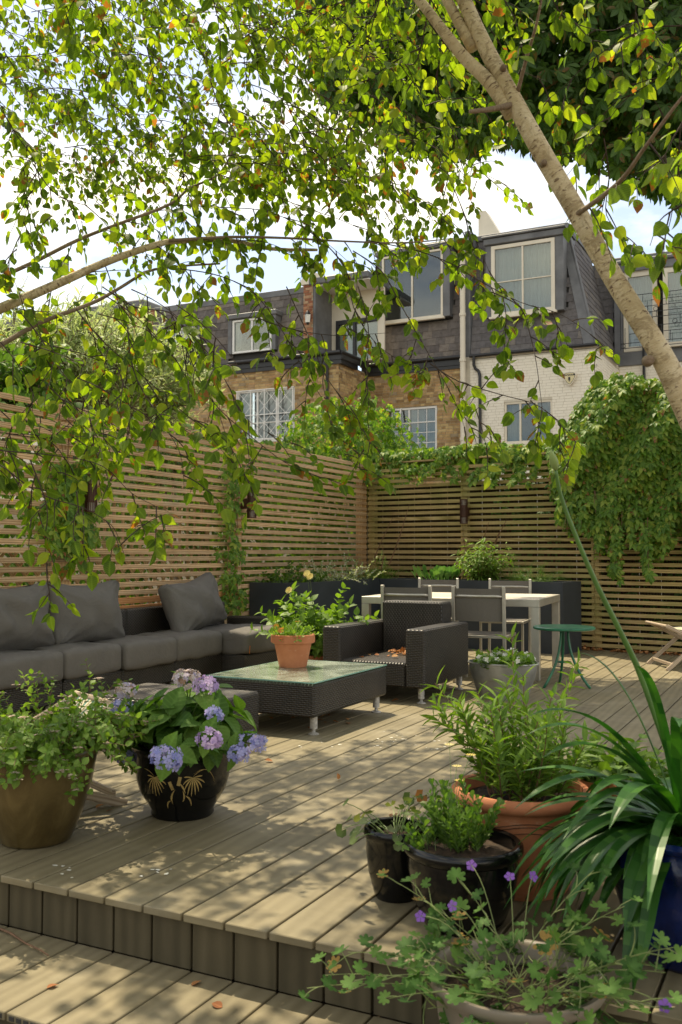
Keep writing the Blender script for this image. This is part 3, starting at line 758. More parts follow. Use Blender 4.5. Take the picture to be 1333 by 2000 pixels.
for i in range(6):
    y0, y1 = seams[i] + .006, seams[i + 1] - .006; xf = XF + (.24 if i == 5 else 0)
    hx = (xf + 2.79) / 2
    o = obj('seat_cushion', softbox((hx, (y1 - y0) / 2, .10), .04, .022, .0030, (24, 24, 8), i), M['fabric'], None, True)
    place(o, (-2.79 + hx + U(-.012, .022), (y0 + y1) / 2, .308), (0, U(-.01, .01), 0)); tag(o, seatlab[i], 'cushion', 'grey seat cushions')
    if i == 5:
        s = MB().bar((hx + .004, -(y1 - y0) / 2 + .03, -.09), (hx + .006, -(y1 - y0) / 2 + .035, -.02), .007, .002)
        obj('orange_stain', s, M['petal_orange'], o, local=True)
def back_cushion(px0, px1, pyb, pyt, y, lean, rz, lab, seed, roll=0):
    zb = .405; a = onX(px0, pyb, -2.62); b = onX(px1, pyb, -2.62); c = onX((px0 + px1) / 2, pyt, -2.68)
    w = abs(b[1] - a[1]); hgt = c[2] - zb
    o = obj('back_cushion', softbox((w / 2, hgt / 2 + .01, .10), .06, .075, .0085, (34, 30, 6), seed, pinch=.55, sag=.03), M['fabric'], None, True)
    o.rotation_mode = 'XYZ'
    R_ = Matrix.Rotation(rz, 4, 'Z') @ Matrix.Rotation(math.pi / 2, 4, 'Z') @ Matrix.Rotation(math.pi / 2 - lean, 4, 'X') @ Matrix.Rotation(roll, 4, 'Z')
    o.matrix_basis = Matrix.Translation((-2.66, (a[1] + b[1]) / 2, zb + hgt / 2)) @ R_
    return tag(o, lab, 'cushion', 'grey back cushions')
back_cushion(-70, 102, 1265, 1140, 0, .22, 0, 'plump grey back cushion at the left edge of the sofa', 11)
back_cushion(98, 238, 1252, 1135, 0, .20, .0, 'slightly mouldy grey back cushion, second from the left', 22)
back_cushion(318, 446, 1228, 1128, 0, .30, .18, 'grey back cushion tilted near the end of the sofa', 33, .10)

# ------------------------------------------------------------------ ottoman and coffee table
t = thing('wicker_ottoman', 'low dark wicker ottoman behind the hydrangea', 'ottoman', (-.88, 2.2, 0))
wick('body', rbox(-1.30, -.46, 1.83, 2.42, .06, .29), t)
for x in (-1.22, -.54):
    for y in (1.91, 2.34): obj('foot', MB().lathe([(0, 0), (.02, 0), (.02, .062), (0, .062)], (x, y, 0), 12), M['foot'], t, 40)
CX0, CX1, CY0, CY1 = -1.0, -.21, 2.64, 3.72
t = thing('coffee_table', 'square wicker coffee table with a glass top', 'coffee table', ((CX0 + CX1) / 2, (CY0 + CY1) / 2, 0))
wick('body', rbox(CX0, CX1, CY0, CY1, .115, .318), t)
obj('glass_top', MB().bx(CX0 + .002, CX1 - .002, CY0 + .002, CY1 - .002, .3225, .3295, .001), M['tableglass'], t)
e = MB()
for a, b in (((CX0, CY0), (CX1, CY0)), ((CX1, CY0), (CX1, CY1)), ((CX1, CY1), (CX0, CY1)), ((CX0, CY1), (CX0, CY0))): e.bar((*a, .326), (*b, .326), .003, .0075)
obj('glass_edge', e, M['glassedge'], t)
def table_foot(t, x, y, h=.115):
    f = obj('foot', MB().lathe([(0, .035), (.024, .035), (.024, h + .005), (0, h + .005)], (x, y, 0), 20), M['foot'], t, 40)
    obj('foot_pad', MB().lathe([(0, 0), (.034, 0), (.034, .006), (.012, .014), (.010, .036)], (x, y, 0), 20), M['foot'], f, 40)
for x in (CX0 + .06, CX1 - .05):
    for y in (CY0 + .09, CY1 - .07): table_foot(t, x, y)

# ------------------------------------------------------------------ armchair
t = thing('wicker_armchair', 'boxy dark wicker armchair facing us beside the coffee table', 'armchair', (-.5, 4.6, 0))
AX0, AX1, AY0, AY1 = -.93, -.075, 4.10, 5.08
wick('armrest', rbox(AX0, AX0 + .155, AY0, AY1 - .0, .115, .55), t)
wick('armrest', rbox(AX1 - .155, AX1, AY0, AY1 - .0, .115, .55), t)
wick('backrest', rbox(AX0 + .157, AX1 - .157, AY1 - .20, AY1 + .02, .115, .715), t)
wick('seat', rbox(AX0 + .157, AX1 - .157, AY0 + .012, AY1 - .202, .115, .30), t)
for x in (AX0 + .07, AX1 - .055):
    for y in (AY0 + .07, AY1 - .08): table_foot(t, x, y)

# ------------------------------------------------------------------ dining set
FL, FR, RR = A3(-1.33, 5.64, 0), A3(.325, 5.80, 0), A3(.20, 7.02, 0)
ex = unit(FR - FL); ey = unit(RR - FR); TW = np.linalg.norm(FR - FL); TD = np.linalg.norm(RR - FR); ey = unit(A3(-ex[1], ex[0], 0) * .96 + ey * .04); RD = np.array([ex, A3(-ex[1], ex[0], 0), (0, 0, 1)]).T; ey = RD[:, 1]
tb = thing('dining_table', 'long pale dining table with steel frame by the back planter', 'dining table', tuple((FL + RR) / 2))
TZ = .712
dl = lambda u, v, z: FL + ex * u + ey * v + A3(0, 0, z)
for k in range(8):
    w = (TD - .11) / 8; obj('table_slat', MB().box(dl(TW / 2, .055 + w * (k + .5), TZ - .010), (TW / 2 - .05, w / 2 - .002, .010), R=RD, bev=.002), M['tabletop'], tb)
for u, v, a, b in ((TW / 2, .025, TW / 2, .025), (TW / 2, TD - .025, TW / 2, .025), (.025, TD / 2, .025, TD / 2 - .051), (TW - .025, TD / 2, .025, TD / 2 - .051)):
    obj('frame_rail', MB().box(dl(u, v, TZ - .034), (a, b, .033), R=RD, bev=.003), M['steel'], tb)
for u in (.036, TW - .036):
    for v in (.036, TD - .036): obj('leg', MB().box(dl(u, v, (TZ - .068) / 2), (.036, .036, (TZ - .069) / 2), R=RD, bev=.003), M['steel'], tb)
def dining_chair(px, py_dep, facing, lab, zt=.80, w=.47):
    "facing +1: chair looks towards +ey (its back is to the camera)"
    t = thing('dining_chair', lab, 'dining chair', tuple(py_dep), group='steel and mesh chairs round the dining table')
    o = np.array(py_dep); fx = ex; fy = ey * facing; zz = A3(0, 0, 1); B = lambda u, v, z: o + fx * u + fy * v + zz * z
    up = fy
    for s in (-1, 1):
        obj('back_leg', MB().bar(B(s * (w / 2 - .015), -.22, 0), B(s * (w / 2 - .015), -.22 - .045, zt), .028, .032, up=up, bev=.003), M['steel'], t)
        obj('front_leg', MB().bar(B(s * (w / 2 - .015), .19, 0), B(s * (w / 2 - .015), .19, .385), .026, .026, up=up, bev=.003), M['steel'], t)
        obj('side_rail', MB().bar(B(s * (w / 2 - .015), -.205, .40), B(s * (w / 2 - .015), .21, .40), .026, .026, bev=.003), M['steel'], t)
    pts = [B(-w / 2 + .03 + (w - .06) * i / 8, -.262 - .022 * math.sin(math.pi * i / 8), zt - .085) for i in range(9)]
    obj('back_rail', MB().tube(pts, .014, 8), M['steel'], t, True)
    obj('seat_rail', MB().bar(B(-w / 2 + .028, -.20, .40), B(w / 2 - .028, -.20, .40), .024, .024, bev=.002), M['steel'], t)
    obj('front_rail', MB().bar(B(-w / 2 + .028, .195, .40), B(w / 2 - .028, .195, .40), .024, .024, bev=.002), M['steel'], t)
    mb = MB()
    for i in range(8):
        for (z0, z1, d0, d1) in ((zt - .30, zt - .02, -.235, -.262),):
            def q(i, z, d): return B(-w / 2 + .03 + (w - .06) * i / 8, d - .03 * math.sin(math.pi * i / 8), z)
            mb.face([q(i, z0, d0), q(i + 1, z0, d0), q(i + 1, z1, d1), q(i, z1, d1)])
            mb.face([q(i + 1, z0, d0 + .006), q(i, z0, d0 + .006), q(i, z1, d1 + .006), q(i + 1, z1, d1 + .006)])
    obj('back_sling', mb, M['sling'], t, True)
    mb = MB(); nn = 6
    for i in range(nn):
        for j in range(nn):
            def q(i, j): return B(-w / 2 + .03 + (w - .06) * i / nn, -.2 + .39 * j / nn, .417 - .02 * math.sin(math.pi * i / nn) * math.sin(math.pi * j / nn))
            mb.face([q(i, j), q(i + 1, j), q(i + 1, j + 1), q(i, j + 1)])
    obj('seat_sling', mb, M['sling'], t, True)
    return t
def gnd(px, py, z): q = onZ(px, py, z); return A3(q[0], q[1], 0)
c1 = A3(-.76, 5.57, 0); c2 = A3(-.11, 5.62, 0)
dining_chair(0, c1, 1, 'near dining chair, left one, above the armchair back', .835)
dining_chair(0, c2, 1, 'near dining chair, right one, with a dry leaf caught on its back', .835)
dining_chair(0, A3(-1.27, 7.30, 0), -1, 'far dining chair behind the table below the broad-leaved plant', .84)
dining_chair(0, A3(-.47, 7.38, 0), -1, 'far dining chair behind the table below the trailing fern', .84)

# ------------------------------------------------------------------ green bistro table
t = thing('bistro_table', 'small round green metal table in front of the dining table', 'side table', (.60, 5.57, 0))
gx, gy = .60, 5.57
obj('tabletop', MB().lathe([(0, .478), (.245, .478), (.257, .484), (.257, .498), (.250, .504), (.12, .502), (0, .501)], (gx, gy, 0), 48), M['green'], t, 35)
for a in (-.15, 2.0, 4.1):
    d = A3(math.cos(a), math.sin(a), 0); pts = []
    for i in range(13):
        u = i / 12; r = .035 + .19 * u ** 2.2; pts.append(A3(gx, gy, .478 * (1 - u)) + d * r)
    obj('leg', MB().tube(pts, .011, 8), M['green'], t, True)
obj('leg_ring', MB().lathe([(.055, .20), (.062, .205), (.055, .21)], (gx, gy, 0), 24), M['green'], t, True)

# ------------------------------------------------------------------ deck chairs
def canvas_mat():
    m_, t, N, L = newmat('striped_canvas'); uv = N('ShaderNodeTexCoord').outputs['UV']; sp = N('ShaderNodeSeparateXYZ'); L(uv, sp.inputs[0])
    f = mathn(t, 'FRACT', mathn(t, 'MULTIPLY', sp.outputs[0], 9.)); r = N('ShaderNodeValToRGB'); r.color_ramp.interpolation = 'CONSTANT'
    e = r.color_ramp.elements; e[0].color = (.62, .55, .40, 1); e[1].position = .35; e[1].color = (.08, .20, .15, 1)
    for p, c in ((.5, (.62, .55, .40, 1)), (.62, (.35, .30, .14, 1)), (.72, (.66, .60, .46, 1)), (.86, (.10, .26, .20, 1))): q = e.new(p); q.color = c
    L(f, r.inputs[0]); principled(m_, t, r.outputs[0], .9); return m_
M['canvas'] = canvas_mat()
def deck_chair(loc, rz, lab, hz=.80):
    "local frame: sitter looks along -y; origin between the four feet"
    t = thing('deck_chair', lab, 'deck chair', loc, rz)
    W = .27; b = lambda n, mb, par=t, **k: obj(n, mb, M['teak'], par, local=True, **k)
    for s in (-1, 1):
        b('side_bar', MB().bar((s * W, -.42, .0), (s * W, .48, hz), .022, .04, bev=.004))          # long leaning bars
        b('cross_bar', MB().bar((s * (W - .035), .46, .0), (s * (W - .035), -.40, .42), .022, .036, bev=.004))
        b('prop', MB().bar((s * (W + .026), .05, .42), (s * (W + .026), .46, .22), .018, .03, bev=.003))
    b('foot_rail', MB().bar((-W, -.36, .055), (W, -.36, .055), .022, .03, bev=.003))
    b('foot_rail', MB().bar((-W + .03, .42, .02), (W - .03, .42, .02), .022, .03, bev=.003))
    b('front_rod', MB().tube([(-W - .02, -.42, .425), (W + .02, -.42, .425)], .014, 10), smooth=40)
    b('head_rod', MB().tube([(-W - .02, .48, hz), (W + .02, .48, hz)], .014, 10), smooth=40)
    mb = MB(); n = 16; k = len(mb.v)
    def sl_(u): y = -.42 + .90 * u; return y, .43 + (hz - .42) * u - .20 * math.sin(math.pi * u) ** .9
    for i in range(n):
        y0, z0 = sl_(i / n); y1, z1 = sl_((i + 1) / n)
        for j in range(6):
            x0 = -.22 + .44 * j / 6; x1 = x0 + .44 / 6
            mb.face([(x0, y0, z0), (x1, y0, z0), (x1, y1, z1), (x0, y1, z1)], [(x0, i / n), (x1, i / n), (x1, (i + 1) / n), (x0, (i + 1) / n)])
    obj('canvas_seat', mb, M['canvas'], t, True, local=True)
    return t
deck_chair((1.45, 7.55, 0), math.radians(-62), 'striped deck chair standing against the back fence at the right edge')
deck_chair((-.64, .64, 0), math.radians(156), 'folding wooden deck chair mostly hidden behind the two left pots', .33)

# ------------------------------------------------------------------ houses behind
def slab(u_, v_, nrm):  return np.array([u_, -np.array(nrm, float), v_]).T
def brick_wall(par, O, du, nrm, Ln, H, holes, mb_, mm_, n_ind, thick=.25, joint=.010, proud=.008):
    O = A3(*O); du = A3(*du); nrm = A3(*nrm); R_ = slab(du, (0, 0, 1), nrm)
    # mortar bed, built round the openings as strips
    us = sorted({0, Ln, *[h[0] for h in holes], *[h[1] for h in holes]}); us = [u for u in us if 0 <= u <= Ln]
    w = MB()
    for a, b in zip(us, us[1:]):
        m_ = (a + b) / 2; vs = [0.]
        for h in sorted([h for h in holes if h[0] < m_ < h[1]], key=lambda h: h[2]): vs += [h[2], h[3]]
        vs.append(H)
        for c, d in zip(vs[::2], vs[1::2]):
            if d - c > .01: w.box(O + du * m_ + A3(0, 0, (c + d) / 2) - nrm * (thick / 2), ((b - a) / 2, thick / 2, (d - c) / 2), R=R_)
    obj('wall', w, mm_, par)
    rows = int(H / .075); fr = []
    for r in range(rows):
        z = (r + .5) * .075; u = -U(0, .2) ; hd = r % 2
        while u < Ln:
            l = .1025 if (hd and rnd.random() < .5) else .215
            a, b = max(u, 0), min(u + l, Ln)
            for h in holes:
                if h[2] - .03 < z < h[3] + .03 and a < h[1] and b > h[0]:
                    if a < h[0]: b = h[0]
                    elif b > h[1]: a = h[1]
                    else: b = a
            if b - a > .04: fr.append((a, b, z))
            u += l + joint; hd = not hd
    V, F = [], []
    unit_ = [(-1, 0, -1), (1, 0, -1), (1, 0, 1), (-1, 0, 1), (-1, 1, -1), (1, 1, -1), (1, 1, 1), (-1, 1, 1)]
    fc = [(4, 5, 6, 7), (0, 1, 5, 4), (1, 2, 6, 5), (2, 3, 7, 6), (3, 0, 4, 7)]
    cand = []
    for i, (a, b, z) in enumerate(fr):
        q = project(O + du * (a + b) / 2 + A3(0, 0, z)); 
        if 0 < q[0] < 1333 and b - a > .18: cand.append((abs(q[0] - 760) + abs(q[1] - 770), i))
    ind = {i for _, i in sorted(cand)[:n_ind]}
    bm = MB().box((0, 0, 0), (.1, .011, .0325)) 
    me = mesh_from('brick', bm.v, bm.f, bm.uv, mb_, False) if n_ind else None
    off = A3(*WLOC.get(par.name, (0, 0, 0)))
    for i, (a, b, z) in enumerate(fr):
        c = O + du * (a + b) / 2 + A3(0, 0, z); pr = proud + U(-.004, .004)
        if i in ind:
            o = bpy.data.objects.new('brick', me); col.objects.link(o); o.parent = par
            mt = Matrix.Identity(4); sc = ((b - a) / .2, 1, 1)
            for r in range(3):
                for k in range(3): mt[r][k] = R_[r][k] * sc[k]
                mt[r][3] = (c + nrm * (pr - .011) - off)[r]
            o.matrix_basis = mt; continue
        k = len(V)
        for (x, y, zz) in unit_: V.append(tuple(c + du * x * (b - a) / 2 + nrm * (pr if y else -.004) + A3(0, 0, zz * .0325) - off))
        F += [tuple(k + t for t in f) for f in fc]
    if V:
        me2 = mesh_from('brickwork', V, F, None, mb_, False); o = bpy.data.objects.new('brickwork', me2); col.objects.link(o); o.parent = par; o['kind'] = 'stuff'

def slate_roof(par, O, du, up, H, uL, uR, holes, mat, sw=.27, ex=.205, tilt=.03, nmax=300):
    "slates in courses on a slope; O bottom-left, up = unit vector up the slope"
    O = A3(*O); du = A3(*du); up = unit(up); nrm = unit(np.cross(du, up)) 
    R_ = np.array([du, up * math.cos(tilt) - nrm * math.sin(tilt) * -1, np.cross(du, up * math.cos(tilt) + nrm * math.sin(tilt))]).T
    upn = unit(up - nrm * .045); R_ = np.array([du, upn, np.cross(du, upn)]).T
    off = A3(*WLOC.get(par.name, (0, 0, 0)))
    bm = MB().box((0, 0, 0), (sw / 2 - .002, ex / 2 + .03, .006)); me = mesh_from('slate', bm.v, bm.f, bm.uv, mat, False)
    cnt = 0; rest = MB()
    b = MB(); n = 12
    for i in range(n):
        v0, v1 = H * i / n, H * (i + 1) / n
        b.face([O + du * uL(v0) + up * v0 - nrm * .03 - off, O + du * uR(v0) + up * v0 - nrm * .03 - off, O + du * uR(v1) + up * v1 - nrm * .03 - off, O + du * uL(v1) + up * v1 - nrm * .03 - off])
    obj('roof_boarding', b, M['dark_fill'], par, local=True)
    for r in range(int(H / ex) + 1):
        v = (r + .5) * ex
        if v > H: break
        u = uL(v) - (sw / 2 if r % 2 else 0)
        while u < uR(v):
            a, c = max(u, uL(v)), min(u + sw, uR(v)); m_ = (a + c) / 2
            if c - a > .05 and not any(h[0] < m_ < h[1] and h[2] < v < h[3] for h in holes):
                p = O + du * m_ + up * v + nrm * (.006 + U(0, .004))
                if cnt < nmax:
                    o = bpy.data.objects.new('slate', me); col.objects.link(o); o.parent = par; mt = Matrix.Identity(4); k = (c - a) / sw
                    for i in range(3):
                        mt[i][0] = R_[i][0] * k; mt[i][1] = R_[i][1]; mt[i][2] = R_[i][2]; mt[i][3] = (p - off)[i]
                    o.matrix_basis = mt; cnt += 1
                else: rest.box(p - off, ((c - a) / 2 - .002, ex / 2 + .03, .006), R=R_)
            u += sw
    if rest.v: obj('slates', rest, mat, par, local=True, kind='stuff')

def fx(px, py, Y): q = onY(px, py, Y); return q[0], q[2]
def window(par, X0, X1, Z0, Z1, Y, vs=(), hs=(), fr=.06, bar=.03, mat='cream', gb=(), curtain=None, sill=True, dark_fill=True, name='window'):
    "window in a wall facing -y: outer frame, mullions at fractions vs, transoms hs, glazing bars gb, one pane per light"
    f = MB(); d0, d1 = Y - .03, Y + .06
    f.bx(X0, X1, d0, d1, Z1 - fr, Z1, .004); f.bx(X0, X1, d0, d1, Z0, Z0 + fr, .004)
    f.bx(X0, X0 + fr, d0, d1, Z0 + fr, Z1 - fr, .004); f.bx(X1 - fr, X1, d0, d1, Z0 + fr, Z1 - fr, .004)
    w = obj(name, f, M[mat], par)
    xs = [X0 + fr] + [X0 + (X1 - X0) * v for v in vs] + [X1 - fr]; zs = [Z0 + fr] + [Z0 + (Z1 - Z0) * v for v in hs] + [Z1 - fr]
    for x in xs[1:-1]: obj('mullion', MB().bx(x - bar / 2 - .01, x + bar / 2 + .01, Y - .02, Y + .05, Z0 + fr, Z1 - fr, .003), M[mat], w)
    for z in zs[1:-1]: obj('transom', MB().bx(X0 + fr, X1 - fr, Y - .016, Y + .046, z - bar / 2, z + bar / 2, .003), M[mat], w)
    for a, b in zip(xs, xs[1:]):
        for c, d in zip(zs, zs[1:]): obj('pane', MB().bx(a, b, Y + .012, Y + .018, c, d), M['glass'], w)
    if gb:
        nx, nz = gb; g_ = MB()
        for a, b in zip(xs, xs[1:]):
            for c, d in zip(zs, zs[1:]):
                for i in range(1, nx): x = a + (b - a) * i / nx; g_.bx(x - .009, x + .009, Y + .0, Y + .010, c, d)
                k = max(1, round((d - c) / nz))
                for i in range(1, k): z = c + (d - c) * i / k; g_.bx(a, b, Y + .002, Y + .0085, z - .009, z + .009)
        obj('glazing_bars', g_, M[mat], w)
    if sill: obj('sill', MB().bx(X0 - .05, X1 + .05, Y - .09, Y + .02, Z0 - .06, Z0 - .003, .004), M[mat], w)
    if curtain:
        n = 60; mb = MB(); yy = lambda i: Y + .16 + .025 * math.sin(i * 1.3) + .012 * math.sin(i * 2.9)
        for c0, c1_ in curtain:
            xa, xb = X0 + (X1 - X0) * c0, X0 + (X1 - X0) * c1_
            for i in range(n): mb.face([(xa + (xb - xa) * i / n, yy(i), Z0), (xa + (xb - xa) * (i + 1) / n, yy(i + 1), Z0), (xa + (xb - xa) * (i + 1) / n, yy(i + 1), Z1), (xa + (xb - xa) * i / n, yy(i), Z1)])
        obj('curtain', mb, M['curtain'], w, True)
    if dark_fill: obj('dark_room_sheet', MB().bx(X0, X1, Y + .9, Y + .95, Z0 - .2, Z1 + .2), M['dark_fill'], w)  # flat dark sheet, the dimness of the interior put into its colour
    return w
def gutter(par, a, b, drop=.22, mat='black_iron'):
    a = A3(*a); b = A3(*b); obj('gutter', MB().tube([a, b], .055, 10), M[mat], par, 40)
    obj('fascia', MB().bar(a + A3(0, .06, -.10), b + A3(0, .06, -.10), .03, drop * .8, bev=.003), M[mat], par)

YM = 22.0
# --- house A: yellow brick, projecting block with grille window
Y1 = 20.3
XR1 = -9.06; XL1 = fx(300, 700, Y1)[0]; zg1 = fx(655, 690, Y1)[1]
hA = thing('terraced_house', 'yellow brick house with a white grilled window and dark recessed dormer', 'house', ((XL1 + XR1) / 2, Y1 + 2, -.4))
wx0, wz1 = fx(463, 765, Y1); wx1, wz0 = fx(576, 856, Y1)
b0 = 2.2
brick_wall(hA, (XL1, Y1, b0), (1, 0, 0), (0, -1, 0), XR1 - XL1, zg1 - .25 - b0, [(wx0 - XL1, wx1 - XL1, wz0 - b0, wz1 - b0)], M['brick'], M['mortar'], 240)
brick_wall(hA, (XR1, Y1 + .01, b0), (0, 1, 0), (1, 0, 0), 1.7, zg1 - .25 - b0, [], M['brick'], M['mortar'], 50)
obj('wall_base', MB().bx(XL1, XR1, Y1, YM + 6, -.4, b0 - .01), M['mortar'], hA)
w = window(hA, wx0, wx1, wz0, wz1, Y1 + .06, vs=(.35, .68), hs=(.35,), mat='whitepaint', curtain=[(0, .2), (.8, 1)])
g_ = MB()
for i in range(5):
    x = wx0 + .04 + (wx1 - wx0 - .08) * i / 4; g_.bar((x, Y1 - .05, wz0 + .02), (x, Y1 - .05, wz1), .022, .022)
    if i < 4:
        x2 = wx0 + .04 + (wx1 - wx0 - .08) * (i + 1) / 4; hh = (wz1 - wz0) / 3
        for k in range(3):
            g_.bar((x, Y1 - .052, wz0 + k * hh), (x2, Y1 - .052, wz0 + (k + 1) * hh), .010, .010); g_.bar((x2, Y1 - .048, wz0 + k * hh), (x, Y1 - .048, wz0 + (k + 1) * hh), .010, .010)
for z in (wz0 + .03, (wz0 + wz1) / 2, wz1 - .01): g_.bar((wx0, Y1 - .055, z), (wx1, Y1 - .055, z), .022, .022)
obj('security_grille', g_, M['whitepaint'], hA)
gx0 = fx(452, 708, Y1)[0]
gutter(hA, (gx0, Y1 - .12, zg1), (XR1 + .12, Y1 - .12, zg1)); gutter(hA, (XR1 + .12, Y1 - .12, zg1), (XR1 + .12, YM - .1, zg1))
dpx, _ = fx(640, 720, Y1)
obj('downpipe', MB().tube([(dpx, Y1 - .12, zg1 - .03), (dpx, Y1 - .12, zg1 - .2), (dpx + .03, Y1 - .07, zg1 - .35), (dpx + .03, Y1 - .07, 3.2)], .04, 10), M['black_iron'], hA, 40)
obj('eaves', MB().bx(XL1, XR1 + .1, Y1 - .05, Y1 + 1, zg1 - .3, zg1 + .02), M['black_iron'], hA)
# mansard of house A
up = unit(A3(0, .22, 1)); rl = Y1 + .25; rx0 = fx(285, 690, rl)[0]; rx1 = fx(600, 640, rl)[0]; rtop = fx(590, 572, rl + .45)[1]
d0x, d0z = fx(455, 692, rl); d1x, d1z = fx(532, 617, rl); e0x, e0z = fx(322, 682, rl); e1x, e1z = fx(385, 637, rl)
slate_roof(hA, (rx0, rl, zg1 + .02), (1, 0, 0), up, (rtop - zg1) / up[2], lambda v: 0, lambda v: rx1 - rx0, [(d0x - rx0 - .12, d1x - rx0 + .12, 0, d1z - zg1 + .22), (e0x - rx0 - .12, e1x - rx0 + .12, 0, e1z - zg1 + .2)], M['slate_old'], .30, .24, nmax=300)
obj('roof_capping', MB().bx(rx0, rx1, rl + .40, rl + 1.2, rtop - .02, rtop + .16, .01), M['lead'], hA)
for (a, b, c, d, lab) in ((d0x, d1x, max(d0z, zg1 + .05), d1z, 1), (e0x, e1x, max(e0z, zg1 + .05), e1z, 0)):
    dm = obj('dormer', MB().bx(a - .14, a - .01, rl - .05, rl + 1, c, d + .02, .004).bx(b + .01, b + .14, rl - .05, rl + 1, c, d + .02, .004).bx(a - .18, b + .18, rl - .10, rl + 1, d + .022, d + .17, .02), M['lead'], hA)
    window(hA, a, b, c, d, rl, vs=(.5,), mat='whitepaint', sill=False, curtain=[(0, .15)] if lab else [(0, 1)])
# brick party wall with cap, lantern
px0 = fx(594, 640, rl - .1)[0]; px1 = fx(612, 640, rl - .1)[0]; pz1 = fx(605, 556, rl - .1)[1]
brick_wall(hA, (px0, rl - .12, zg1 + .0), (1, 0, 0), (0, -1, 0), px1 - px0, pz1 - zg1, [], M['redbrick'], M['mortar'], 60, thick=1.2)
obj('chimney_cap', MB().prism([(px0 - .08, pz1 + .003), (px0 - .08, pz1 + .12), (px0 + .02, pz1 + .24), (px1 + .10, pz1 + .30), (px1 + .62, pz1 + .02), (px1 + .05, pz1 + .003)], rl - .16, rl + 1.0), M['cream'], hA)
# recessed dark dormer
qx0, qz1 = fx(612, 560, rl); qx1, _ = fx(705, 560, rl); qz0 = zg1 + .03
dk = obj('recessed_dormer', MB().bx(qx0, qx0 + .13, rl - .1, rl + 1.2, qz0, qz1, .005).bx(qx0 - .06, qx1 + .3, rl - .18, rl + 1.3, qz1 + .002, qz1 + .20, .03), M['lead'], hA)
obj('door_frame', MB().bx(qx0 + .30, qx1 + .1, rl + .80, rl + .88, qz0 + 1.02, qz0 + 1.14).bx(qx0 + .30, qx0 + .40, rl + .80, rl + .88, qz0, qz0 + 1.02).bx((qx0 + qx1) / 2 + .1, (qx0 + qx1) / 2 + .18, rl + .80, rl + .88, qz0, qz0 + 1.02), M['black_iron'], dk)
obj('door_glass', MB().bx(qx0 + .40, qx1 + .1, rl + .86, rl + .87, qz0, qz0 + 1.02), M['glass'], dk)
obj('back_wall', MB().bx(qx0 + .13, qx1 + .3, rl + .885, rl + .95, qz0 - .05, qz1), M['cream'], dk)
obj('soffit', MB().bx(qx0 + .13, qx1 + .3, rl - .1, rl + .88, qz1 - .03, qz1 - .002), M['whitepaint'], dk)
lx, lz = fx(600, 608, rl - .3)
t = thing('wall_lantern', 'small black lantern fixed on the brick party wall', 'lantern', (lx, rl - .25, lz - .35))
obj('cage', MB().lathe([(.0, -.36), (.03, -.36), (.05, -.31), (.075, -.08), (.09, -.07), (.05, .0), (.0, .05)], (lx, rl - .25, lz), 6), M['black_iron'], t)
obj('lamp_glass', MB().lathe([(.04, -.30), (.064, -.30), (.082, -.085), (.05, -.085)], (lx, rl - .25, lz), 5), M['lampglass'], t)
obj('bracket', MB().bar((lx, rl - .12, lz - .2), (lx, rl - .25, lz - .2), .03, .05), M['black_iron'], t)

# --- house B: yellow brick middle house with slate mansard
XL2, XR2 = XR1, fx(908, 700, YM)[0]; zg2 = fx(800, 708, YM)[1]
hB = thing('terraced_house', 'yellow brick house with white casement below and white dormer in brown slates', 'house', ((XL2 + XR2) / 2, YM + 2, -.4))
wx0, wz1 = fx(745, 797, YM); wx1, wz0 = fx(854, 887, YM); wz1 -= .04
brick_wall(hB, (XL2, YM, b0), (1, 0, 0), (0, -1, 0), XR2 - XL2, zg2 - .25 - b0, [(wx0 - XL2, wx1 - XL2, wz0 - b0, wz1 - b0)], M['brick'], M['mortar'], 295)
obj('wall_base', MB().bx(XL2, XR2, YM, YM + 6, -.4, b0 - .01), M['mortar'], hB)
window(hB, wx0, wx1, wz0, wz1, YM + .05, vs=(.5,), hs=(.68,), mat='whitepaint', gb=(3, .30), curtain=[(.5, .74), (.76, 1), (0, .25)])
obj('open_casement', MB().bar((wx0 + .05, YM - .03, wz1 - .05), (wx0 + .05, YM - .16, wz1 - .40), .04, .03).bar((wx0 + .62, YM - .03, wz1 - .05), (wx0 + .62, YM - .16, wz1 - .40), .04, .03).bar((wx0 + .03, YM - .16, wz1 - .40), (wx0 + .64, YM - .16, wz1 - .40), .04, .04).bar((wx0 + .03, YM - .03, wz1 - .05), (wx0 + .64, YM - .03, wz1 - .05), .04, .04), M['whitepaint'], hB)
gutter(hB, (XL2 - .1, YM - .12, zg2), (XR2 - .03, YM - .12, zg2), .28)
rz = fx(850, 482, YM + .6)[1]; up = unit(A3(0, .62, rz - zg2)); Hs = (rz - zg2) / up[2]; rly = YM - .02
dx0, dz1 = fx(747, 503, YM); dx1, dz0 = fx(866, 618, YM)
lft = fx(704, 700, rly)[0] - XL2; lft1 = fx(738, 488, rly + .6)[0] - XL2
slate_roof(hB, (XL2, rly, zg2 + .03), (1, 0, 0), up, Hs, lambda v: lft + (lft1 - lft) * v / Hs, lambda v: XR2 - XL2 - .02, [(dx0 - XL2 - .05, dx1 - XL2 + .22, dz0 - zg2 - .02, 9)], M['slate_old'], .28, .215)
obj('lead_cheeks', MB().bx(dx0 - .10, dx0 - .004, YM - .02, YM + 1, dz0, dz1 + .03, .004).bx(dx1 + .004, dx1 + .20, YM - .02, YM + 1, dz0, dz1 + .03, .004).bx(dx0 - .22, dx1 + .28, YM - .08, YM + 1.1, dz1 + .032, dz1 + .17, .02), M['lead'], hB)
window(hB, dx0, dx1, dz0, dz1, YM, vs=(.5,), mat='cream', curtain=None)
obj('roof_capping', MB().bx(XL2 + lft1 - .05, XR2, YM + .58, YM + 1.6, rz - .02, rz + .14, .01), M['lead'], hB)
